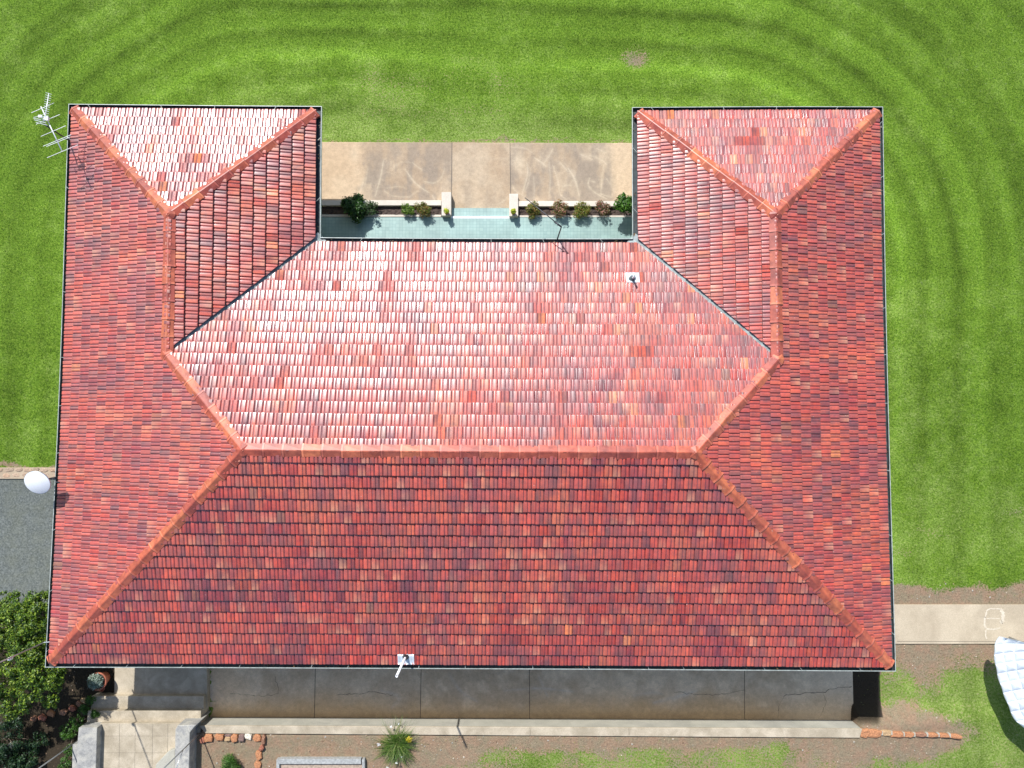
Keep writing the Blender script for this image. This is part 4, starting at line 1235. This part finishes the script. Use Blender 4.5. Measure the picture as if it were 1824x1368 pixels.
# stone edging above the driveway: a mortared strip of flat stones
se = empty('stone_edging', GG(40, 842), 'mortared strip of flat brown stones between the lawn and the gravel driveway', 'stone edging')
a, b, c, d = [GG(*p) for p in ((-260, 832.5), (100, 832.5), (100, 852.5), (-260, 852.5))]
m = MB(); zt = a[2]
m.prism([a[:2], b[:2], c[:2], d[:2]], zt - .2, zt + .055); m.build('mortar_bed', M['pave'], se)
rs = np.random.RandomState(77); k = 0
m = MB()
for row, (yy, hh_) in enumerate(((836.5, 8), (846, 9.5))):
    x = -255
    while x < 95:
        w1 = rs.uniform(12, 24); p = GG(x + w1 / 2, yy + rs.uniform(-.6, .6))
        cc = np.array((.36, .26, .18)) * rs.uniform(.8, 1.15) + np.array((.05, .0, -.02)) * rs.rand()
        stone_geo(m, (p[0], p[1], p[2] + .045), w1 / 57 / 2 * .86, hh_ / 57 / 2 * .9, .035, rs.uniform(-.1, .1), tuple(cc * .9 + .03), 100 + k, 9, .14)
        x += w1; k += 1
m.build('flat_stones', M['stone'], se)

# ---------------------------------------------------------------- foliage
def leaves_mesh(name, blobs, n, size, colours, parent, seed, up=.5, narrow=.5, shell=.55, droop=.0, zmin=None):
    """leaf blades scattered through the volume of several ellipsoid clumps. blobs: (x,y,z,rx,ry,rz,weight)"""
    rs = np.random.RandomState(seed)
    B = np.array(blobs, float); wt = B[:, 6] / B[:, 6].sum()
    bi = rs.choice(len(B), n, p=wt)
    dr = rs.normal(0, 1, (n, 3)); dr /= np.linalg.norm(dr, axis=1)[:, None]
    rad = (shell + (1 - shell) * rs.rand(n)) ** .8 * (1 + rs.normal(0, .10, n))
    c = B[bi, :3] + dr * rad[:, None] * B[bi, 3:6]
    nz = dr * .7 + rs.normal(0, .55, (n, 3)); nz[:, 2] += up; nz /= np.linalg.norm(nz, axis=1)[:, None]
    ax = dr + rs.normal(0, .7, (n, 3)); ax[:, 2] -= droop
    ax -= (ax * nz).sum(1)[:, None] * nz; ax /= np.linalg.norm(ax, axis=1)[:, None]
    sd = np.cross(nz, ax)
    ln = size * rs.uniform(.6, 1.35, n); wd = ln * narrow * rs.uniform(.75, 1.2, n)
    ln = ln[:, None]; wd = wd[:, None]
    fold = .18 * wd
    p0 = c - ax * ln * .5; p3 = c + ax * ln * .5 - nz * ln * .12
    p1 = c - sd * wd * .5 + nz * fold; p2 = c + sd * wd * .5 + nz * fold
    pm = c - nz * fold * .2
    V = np.stack([p0, p1, pm, p2, p3], 1).reshape(-1, 3)
    if zmin is not None: V[:, 2] = np.maximum(V[:, 2], zmin)
    o = (np.arange(n) * 5)[:, None, None]
    F = (np.array([[0, 2, 1], [0, 3, 2], [1, 2, 4], [2, 3, 4]])[None] + o).reshape(-1, 3)
    C = np.array(colours, float)
    ci = rs.randint(0, len(C), n)
    cc = C[ci] * rs.uniform(.75, 1.25, (n, 1)) * (.8 + .4 * rs.rand(len(B), 1)[bi])
    cc = np.repeat(cc, 5, 0)
    me = bpy.data.meshes.new(name)
    return np_mesh(name, V, F, M['leaf'], parent, cc)
GREEN = [(.035, .085, .012), (.06, .13, .018), (.10, .18, .025), (.045, .10, .02)]
def shrub(label, px, py, zc, rad, hgt, n, size, cols, seed, group, cat='shrub', base=.14, name='shrub', narrow=.5, lumps=9, up=.5, shell=.5):
    c = G(px, py, zc); rs = np.random.RandomState(seed)
    if group == gP and rad < .3: rad *= 1.22; n = int(n * 1.5)
    t = empty(name, (c[0], c[1], base), label, cat, group)
    bl = [(c[0], c[1], zc, rad * .62, rad * .62, hgt * .42, 1.2)]
    for i in range(lumps):
        a = rs.uniform(0, 2 * math.pi); r_ = rad * rs.uniform(.35, .68); h_ = rs.uniform(-.25, .35) * hgt
        q = rad * rs.uniform(.28, .46)
        bl.append((c[0] + r_ * math.cos(a), c[1] + r_ * math.sin(a), zc + h_, q, q, q * .9, .5))
    leaves_mesh('foliage', bl, n, size, cols, t, seed, up, narrow, shell)
    m = MB()
    for i in range(5):
        a = rs.uniform(0, 6.28); e = (c[0] + rad * .4 * math.cos(a), c[1] + rad * .4 * math.sin(a), zc + hgt * .15)
        mid = ((c[0] * .6 + e[0] * .4), (c[1] * .6 + e[1] * .4), (base + zc) / 2)
        m.tube([(c[0] + rs.normal(0, .01), c[1] + rs.normal(0, .01), base - .05), mid, e], [.014, .010, .004], 6)
    m.build('stem', M['bark'], t)
    return t
gP = 'shrubs in the courtyard planters'
shrub('large dark green shrub in shade at the west end of the planter', 629, 369, .55, .47, .5, 2600, .085, [(.02, .06, .012), (.03, .085, .015), (.05, .12, .02)], 1, gP)
shrub('sparse grey-green shrub beside the large dark shrub', 659, 372, .42, .33, .35, 700, .075, [(.05, .10, .035), (.08, .13, .05), (.03, .06, .02)], 2, gP, narrow=.35)
shrub('small yellow-green shrub in the middle of the west planter', 727, 373.5, .36, .19, .28, 520, .06, [(.14, .24, .03), (.09, .17, .02), (.20, .28, .05)], 3, gP, narrow=.4)
shrub('rust-tipped green shrub in the west planter near the steps', 754, 372.5, .40, .23, .32, 800, .055, [(.22, .12, .03), (.10, .16, .025), (.28, .20, .05), (.14, .18, .03)], 4, gP, narrow=.42)
shrub('olive and orange shrub nearest the steps in the east planter', 951, 374, .40, .25, .32, 950, .055, [(.20, .18, .035), (.12, .17, .025), (.30, .16, .05), (.22, .22, .05)], 5, gP, narrow=.42)
shrub('pink-leaved shrub between two olive shrubs in the east planter', 997, 372.5, .40, .25, .32, 850, .058, [(.36, .16, .12), (.16, .17, .04), (.42, .22, .15), (.12, .13, .03)], 6, gP, narrow=.42)
shrub('round olive-green shrub without pink tips in the east planter', 1036, 375, .42, .26, .36, 1100, .052, [(.17, .21, .03), (.11, .17, .022), (.23, .24, .05), (.26, .17, .04)], 7, gP, narrow=.42)
shrub('smaller thin pink shrub next to the leafy corner shrub', 1073, 371, .40, .23, .30, 600, .056, [(.38, .17, .14), (.14, .13, .04), (.30, .16, .10), (.09, .09, .03)], 8, gP, narrow=.42)
shrub('large bright green leafy shrub in the east corner under the eave', 1116, 364, .75, .38, .75, 1700, .10, [(.06, .16, .018), (.10, .22, .03), (.045, .11, .015)], 9, gP, lumps=12)
for px, py, lb in ((795.5, 374, 'yellow-flowering potted plant on the west pier'), (914.5, 374.5, 'yellow-flowering potted plant on the east pier')):
    c = G(px, py + 3, .46)
    t = empty('potted_plant', (c[0], c[1], .34), lb, 'potted plant', 'potted plants on the planter piers')
    m = MB(); m.lathe([(.0, .004), (.055, .004), (.075, .13), (.083, .13), (.083, .15), (.068, .15), (.062, .11), (0, .11)], (c[0], c[1], .34), 18); m.build('pot', M['terracotta'], t, True)
    leaves_mesh('foliage', [(c[0], c[1], .56, .085, .085, .06, 1)], 260, .045, [(.62, .60, .03), (.45, .50, .03), (.22, .32, .03)], t, int(px), .8, .6, .2)

# terracotta pot with grey succulent by the landing
c = G(187, 1206, -.40)
t = empty('planter_pot', (c[0], c[1], -.40), 'large terracotta pot with a grey-green succulent beside the stairs landing', 'plant pot')
m = MB(); m.lathe([(0, .005), (.17, .005), (.235, .36), (.265, .36), (.27, .41), (.262, .425), (.235, .42), (.225, .37), (0, .35)], (c[0], c[1], -.40), 36); m.build('pot', M['terracotta'], t, True)
m = MB(); m.lathe([(0, .372), (.224, .372)], (c[0], c[1], -.40), 24); m.build('soil', M['soil'], t)
leaves_mesh('foliage', [(c[0] - .02, c[1] + .02, .10, .23, .23, .13, 1), (c[0] - .12, c[1] - .05, .06, .14, .14, .10, .4)], 1300, .085, [(.20, .26, .22), (.28, .34, .29), (.13, .18, .15)], t, 41, .9, .3, .3)
c = G(176, 1226, -.45)
t = empty('small_pot', (c[0], c[1], -.5), 'small empty terracotta pot lying in the shade below the big pot', 'plant pot')
m = MB(); ax = (.7, .2, .35); m.lathe([(0, .0), (.06, .0), (.09, .16), (.10, .16), (.10, .18), (.085, .18), (.078, .03), (0, .03)], (c[0], c[1], -.42), 20, ax); m.build('pot', M['terracotta'], t, True)

# citrus trees and dark cover at the lower left
CIT = [(.085, .16, .012), (.14, .23, .018), (.04, .09, .010), (.22, .30, .028), (.025, .06, .008)]
def citrus(label, spots, n, seed, base_px, size=.085, cols=CIT, zb=-1.0, nm='citrus_tree', grp='citrus trees beside the driveway', cat='tree'):
    rs = np.random.RandomState(seed)
    bs = G(*base_px, zb)
    t = empty(nm, bs, label, cat, grp)
    bl = []
    for (px, py, z, r) in spots:
        g = G(px, py, z); bl.append((g[0], g[1], z - r * .35, r * .85, r * .85, r * .6, r * r * .55))
        for k in range(int(9 + 26 * r)):
            d = rs.normal(0, 1, 3); d /= np.linalg.norm(d); d[2] = abs(d[2]) * .9
            q = rs.uniform(.07, .15) * (1 if r > .3 else .6); e = rs.uniform(.7, 1.12)
            bl.append((g[0] + d[0] * r * e, g[1] + d[1] * r * e, z + d[2] * r * .85 * e, q * 1.2, q * 1.2, q, q * q * 3.4))
    leaves_mesh('foliage', bl, n, size, cols, t, seed, .7, .5, .35)
    kf = .3 if cat == 'bush' else 1
    th = .15 if cat == 'bush' else .7
    m = MB(); m.tube([(bs[0], bs[1], zb - .1), (bs[0] + .03, bs[1], zb + th)], [.07 * kf, .05 * kf], 8)
    for (px, py, z, r) in spots:
        g = G(px, py, z); m.tube([(bs[0] + .03, bs[1], zb + th - .05), ((bs[0] + g[0]) / 2, (bs[1] + g[1]) / 2, (zb + th + z) / 2), (g[0], g[1], z - .05)], [.045 * kf, .03 * kf, .012 * kf], 6)
    m.build('trunk', M['bark'], t)
DK = [(.018, .045, .012), (.03, .07, .02), (.022, .05, .025)]
citrus('bushy citrus tree against the west gutter below the driveway', [(52, 1076, 1.3, .44), (74, 1098, 1.5, .46), (30, 1096, 1.0, .45), (12, 1072, .6, .28), (78, 1064, 1.2, .20), (84, 1120, .7, .4)], 12000, 51, (55, 1110), .074, zb=-.5)
citrus('leafy citrus tree at the photo edge above the white mast', [(18, 1122, 1.2, .50), (50, 1135, 1.5, .50), (5, 1155, 1.1, .48), (76, 1132, 1.4, .36), (-30, 1130, 1.1, .6)], 12000, 52, (25, 1140), .074, zb=-.5)
citrus('broad sunlit citrus tree just below the white mast', [(45, 1180, 1.6, .52), (84, 1198, 1.6, .40), (15, 1205, 1.3, .52), (58, 1222, 1.4, .46), (90, 1246, 1.2, .22), (25, 1250, 1.0, .42), (84, 1165, .6, .3), (-30, 1220, 1.2, .6), (106, 1200, 1.5, .20), (103, 1218, 1.2, .16)], 19000, 53, (50, 1205), .074, zb=-.5)
citrus('low dark green bush at the lower left corner in shade', [(10, 1300, .2, .55), (-25, 1340, .2, .6), (45, 1345, -.05, .4), (70, 1318, -.2, .28), (15, 1365, 0, .5)], 9000, 54, (15, 1310), .07, DK, -.4, 'bush', 'bushes by the garden path', 'bush')
citrus('bright green weedy bush at the west edge of the stairs', [(150, 1262, -.1, .14), (138, 1285, -.15, .20), (122, 1300, -.2, .24), (162, 1247, -.1, .10), (124, 1335, -.05, .14), (118, 1360, -.05, .18), (170, 1272, .0, .08)], 4200, 55, (140, 1285), .05,
       [(.05, .13, .012), (.08, .18, .02), (.03, .08, .012)], -.5, 'bush', 'bushes by the garden path', 'bush')

# round clipped bush, tussock with flowers
shrub('round fine-leaved green bush inside the stone-edged bed', 410, 1364, .25, .42, .5, 5200, .05, [(.05, .14, .015), (.08, .20, .022), (.03, .085, .012)], 61, None, 'bush', .0, 'round_bush', .22, 12)
c = GG(708, 1325)
t = empty('flowering_tussock', c, 'spiky strap-leaved tussock with white and yellow flowers at the kerb', 'plant')
rs = np.random.RandomState(5); V = []; F = []; C = []
for i in range(760):
    a = rs.uniform(0, 6.283); ln = rs.uniform(.40, .95); el = rs.uniform(.15, 1.25)
    b = np.array([c[0] + rs.normal(0, .10), c[1] + rs.normal(0, .10), c[2]])
    d = np.array([math.cos(a) * math.cos(el), math.sin(a) * math.cos(el), math.sin(el)])
    sd = np.array([-math.sin(a), math.cos(a), 0]) * rs.uniform(.005, .010)
    cc = np.array([(.07, .15, .02), (.13, .22, .03), (.24, .27, .09), (.05, .10, .015), (.10, .2, .03)][rs.randint(5)]) * rs.uniform(.7, 1.2)
    o = len(V)
    for k in range(5):
        s = k / 4; p = b + d * ln * s - np.array([0, 0, .42 * ln * s * s]) ; wk = 1 - s * .85
        V += [p - sd * wk, p + sd * wk]; C += [cc, cc]
    for k in range(4): F.append((o + 2 * k, o + 2 * k + 1, o + 2 * k + 3, o + 2 * k + 2))
np_mesh('blades', np.array(V), np.array(F), M['leaf'], t, np.array(C))
def flowers(px, py, z, r, n, colr, seed):
    g = G(px, py, z)
    return leaves_mesh('flower', [(g[0], g[1], z, r, r, r * .6, 1)], n, .035, [colr], t, seed, 1.2, .8, .2)
for k, (px, py, r, n_f, cc) in enumerate(((728, 1317, .10, 90, (.62, .52, .03)), (674, 1327, .05, 26, (.8, .78, .85)), (697, 1295, .04, 18, (.8, .78, .85)), (710, 1289, .03, 12, (.8, .8, .85)),
                                          (706, 1360, .03, 12, (.8, .8, .85)), (690, 1368, .04, 16, (.8, .8, .85)), (716, 1349, .03, 10, (.75, .75, .8)))):
    flowers(px, py, c[2] + .28, r, n_f, cc, 200 + k)
# timber edged raised bed
p = [G(x, y, .16) for x, y in ((494, 1352), (650, 1352), (652, 1440), (492, 1440))]
t = empty('raised_bed', G(570, 1390, 0), 'grey weathered timber frame of a raised garden bed at the photo bottom', 'raised bed')
def plank(p0, p1, wd, nm='plank'):
    a = np.array(p0[:2]); b = np.array(p1[:2]); tt = (b - a) / np.linalg.norm(b - a); n_v = np.array([-tt[1], tt[0]]) * wd / 2
    m = MB(); m.prism([a - n_v, b - n_v, b + n_v, a + n_v], -.3, .16); m.build(nm, M['timber'], t, False, .006)
plank(G(497, 1356.5, 0.16), G(643, 1356.5, 0.16), .15); plank(G(495, 1353, 0.16), G(493, 1440, 0.16), .09); plank(G(647, 1353, 0.16), G(649, 1440, 0.16), .08); plank(G(492, 1436, 0.16), G(650, 1436, 0.16), .12)
m = MB(); q = [G(x, y, 0.06)[:2] for x, y in ((497, 1357), (647, 1357), (648, 1434), (495, 1434))]; m.prism(q, -.3, .08)
m.build('bed_soil', simple('pale_dry_soil', (.38, .29, .22), .95, 0, .3, 14, .6), t)

# ---------------------------------------------------------------- quilt on the line
def quilt():
    zt = 1.55
    # hem on the photo's left side (low) and the line to the east (high)
    hem = [(1779, 1134, .62), (1771, 1152, .55), (1772, 1180, .50), (1780, 1215, .48), (1792, 1248, .48), (1806, 1280, .50), (1822, 1295, .55), (1852, 1318, .6)]
    top = [(1786, 1135, .72), (1840, 1149, 1.15), (1880, 1170, 1.5), (1895, 1200, 1.5), (1905, 1235, 1.5), (1915, 1270, 1.5), (1925, 1300, 1.5), (1940, 1330, 1.5)]
    hp = np.array([G(*p) for p in hem]); tp = np.array([G(*p) for p in top])
    def spl(P, n):
        s = np.linspace(0, len(P) - 1, n); out = []
        for v in s:
            i = min(int(v), len(P) - 2); f = v - i
            p0 = P[max(i - 1, 0)]; p1 = P[i]; p2 = P[i + 1]; p3 = P[min(i + 2, len(P) - 1)]
            out.append(.5 * ((2 * p1) + (-p0 + p2) * f + (2 * p0 - 5 * p1 + 4 * p2 - p3) * f * f + (-p0 + 3 * p1 - 3 * p2 + p3) * f ** 3))
        return np.array(out)
    nu, nv = 200, 150
    Hn = spl(hp, nu); Tn = spl(tp, nu)
    Ln = np.concatenate([[0], np.cumsum(np.linalg.norm(np.diff(Hn, axis=0), axis=1))])
    V = []
    for i in range(nu):
        for j in range(nv):
            v = j / (nv - 1)
            p = Hn[i] * (1 - v) + Tn[i] * v
            sag = .10 * math.sin(math.pi * v) * min(1, i / 25) + .035 * math.sin(Ln[i] * 5 + v * 2) * v + .02 * math.sin(Ln[i] * 11)
            w_ = np.linalg.norm(Tn[i] - Hn[i])
            a_ = abs(math.sin(math.pi * Ln[i] / .29)) ; b_ = abs(math.sin(math.pi * v * w_ / .29))
            puff = .075 * (min(a_, b_) ** .5)
            nrm = np.array([-.5, .1, .85])
            V.append(p + nrm * puff - np.array([0, 0, sag]))
    V = np.array(V)
    V2 = V - np.array([-.5, .1, .85]) * .03
    n = len(V); V = np.concatenate([V, V2])
    F = []
    for i in range(nu - 1):
        for j in range(nv - 1):
            a = i * nv + j
            F.append((a, a + 1, a + nv + 1, a + nv)); F.append((n + a, n + a + nv, n + a + nv + 1, n + a + 1))
        a = i * nv; F.append((a, a + nv, n + a + nv, n + a)); a = i * nv + nv - 1; F.append((a + nv, a, n + a, n + a + nv))
    for j in range(nv - 1): F.append((j + 1, j, n + j, n + j + 1)); a = (nu - 1) * nv + j; F.append((a, a + 1, n + a + 1, n + a))
    o = np_mesh('quilt', V, np.array(F), M['quilt'], None, None, True)
    tag(o, 'white quilted bedspread hanging over a clothes line above the east lawn', 'quilt')
    # the line and its posts
    t = empty('clothes_line', (float(Tn[-1][0]), float(Tn[-1][1]), -.8), 'galvanised clothes line frame holding up the white quilt', 'clothes line')
    m = MB(); m.tube([Tn[60] - (0, 0, .06), Tn[100] - (0, 0, .05), Tn[150] - (0, 0, .05), Tn[-1] - (0, 0, .05)], .012, 6); m.build('line_wire', M['galv'], t)
    for k in (60, nu - 1):
        m = MB(); m.tube([(Tn[k][0] + .1, Tn[k][1], -1.0), (Tn[k][0] + .1, Tn[k][1], Tn[k][2] - .04)], .03, 10); m.build('post', M['galv'], t, True)
quilt()

# ---------------------------------------------------------------- antenna
def antenna():
    zt = HE + 1.25
    base = G(124, 251, HE + .05)
    t = empty('tv_antenna', base, 'silver television antenna with two booms on a dark mast at the north-west roof corner', 'antenna')
    tp = (base[0], base[1], zt - .02)
    m = MB(); m.tube([(base[0] , base[1], HE - .1), tp], .020, 10); m.build('mast', M['darkmetal'], t, True)
    m = MB(); m.tube([(base[0] + .02, base[1] - .02, HE + .02), (base[0] + .38, base[1] - .2, HE + .15)], .012, 6); m.build('bracket', M['darkmetal'], t)
    def Z(x, y, dz=0): return np.array(G(x, y, zt + dz))
    al = M['alu']
    m = MB(); m.tube([Z(73, 190), Z(110.5, 269)], .016, 8); m.build('boom', al, t, True)
    for a, b in (((56, 201), (96, 183.5)), ((64.5, 221.5), (106.5, 204)), ((73, 243), (117, 224)), ((77, 260.5), (127, 240)), ((83, 261), (125, 244)), ((84, 281), (139, 258))):
        m = MB(); m.tube([Z(*a, .015), Z(*b, .015)], .0075, 6); m.build('element', al, t)
    m = MB(); m.tube([Z(87, 166, .12), Z(79.5, 216, .12)], .012, 8); m.build('uhf_boom', al, t, True)
    for k in range(13):
        f = k / 12; x = 86.6 + (80 - 86.6) * f; y = 166.5 + (213 - 166.5) * f; h = 5.2
        m = MB(); m.tube([Z(x - h, y - 1.6, .13), Z(x + h, y + 1.6, .13)], .0055, 5); m.build('element', al, t)
    for a, b in (((59.5, 210.5), (79, 214.5)), ((61, 213.5), (82, 219.0)), ((64, 218), (84, 223)), ((60, 209), (70, 207))):
        m = MB(); m.tube([Z(*a, .06), Z(*b, .06)], .008, 5); m.build('reflector_rod', al, t)
    m = MB()
    a = Z(72, 207.5, .13); m.box(a[0] - .05, a[0] + .05, a[1] - .035, a[1] + .035, a[2] - .03, a[2] + .03)
    a = Z(83.5, 211.5, .09); m.box(a[0] - .07, a[0] + .05, a[1] - .05, a[1] + .05, a[2] - .035, a[2] + .035)
    m.build('junction_box', M['white'], t, False, .01)
    m = MB(); a = Z(102.5, 251, -.01); m.box(a[0] - .05, a[0] + .05, a[1] - .02, a[1] + .02, a[2] - .02, a[2] + .03); m.build('balun', M['darkmetal'], t, False, .005)
M['alu'] = simple('aluminium_tube', (.75, .77, .78), .4, .25, .08)
antenna()

# satellite dish
def dish():
    zc = HE + .80
    c = np.array(G(66, 860, zc)); n = np.array([.02, -.42, .9]); n /= np.linalg.norm(n)
    mp = np.array(G(99, 852, HE + .02))
    t = empty('satellite_dish', tuple(mp), 'round flat white satellite dish on a dark mount at the west gutter', 'satellite dish')
    r = .335
    m = MB(); m.lathe([(0, .0), (r * .97, -.002), (r, -.010), (r, -.028), (r * .96, -.034), (0, -.036)], tuple(c), 56, n); m.build('dish', M['white'], t, True)
    m = MB(); m.lathe([(r * .985, -.004), (r * 1.012, -.006), (r * 1.012, -.030), (r * .985, -.032)], tuple(c), 56, n); m.build('rim', M['galv'], t, True)
    m = MB(); m.lathe([(.07, -.03), (.07, -.10), (0, -.10)], tuple(c), 16, n)
    m.tube([c - n * .08, c - n * .13 + (0, 0, -.05), (mp[0] - .30, mp[1] - .02, zc - .30), (mp[0] - .12, mp[1], zc - .42), (mp[0] - .16, mp[1] - .01, HE + .12), (mp[0] - .06, mp[1], HE + .05), (mp[0] + .06, mp[1] + .01, HE + .03)], .022, 10)
    m.build('mount_arm', M['darkmetal'], t, True)
    m = MB(); m.tube([(mp[0] + .05, mp[1] + .04, HE + .04), (mp[0] - .15, mp[1] - .01, HE + .33)], .012, 6); m.tube([(mp[0] + .03, mp[1] - .1, HE + .06), (mp[0] + .16, mp[1] - .1, HE + .09)], .02, 6)
    m.build('brace', M['darkmetal'], t)
dish()

# bent dark cable arm over the courtyard
def arm():
    b = G(993, 425, HE + .02); v = G(1000, 404, HE + .9); e = G(935, 352, HE + .8)
    t = empty('bent_pole', b, 'thin bent dark pole rising from the courtyard gutter over the planters', 'pole')
    k = G(997, 413, HE + .55)
    m = MB(); m.tube([b, k, v], [.020, .018, .016], 8); m.build('riser', M['darkmetal'], t, True)
    m = MB(); m.tube([v, tuple(np.array(v) * .6 + np.array(e) * .4), e], [.016, .013, .010], 8); m.build('arm', M['darkmetal'], t, True)
    q = G(988, 395, HE + .9)
    m = MB(); m.tube([v, q], .024, 8); m.build('joint_sleeve', M['darkmetal'], t, True)
arm()
# service mast on the west fascia
b = G(80, 1143.5, HE)
t = empty('service_mast', b, 'pale vertical service mast with insulators clamped to the west gutter above the citrus trees', 'mast')
m = MB(); m.tube([(b[0], b[1], HE - .12), (b[0], b[1], HE + 3.6)], .019, 10); m.build('mast_tube', M['galv'], t, True)
m = MB(); m.lathe([(0, -.06), (.035, -.05), (.045, -.01), (.03, .02), (.045, .05), (.03, .09), (0, .10)], (b[0] - .02, b[1] - .03, HE + 1.35), 14)
m.build('insulator', M['white'], t, True)
m = MB(); m.tube([(b[0], b[1], HE + 1.38), (b[0] - .02, b[1] - .03, HE + 1.38)], .03, 8); m.build('clamp', M['darkmetal'], t)
m = MB(); m.tube([(b[0] - .01, b[1], HE + .04), (b[0] + .22, b[1] + .02, HE + .06)], .014, 8); m.build('wall_bracket', M['galv'], t)
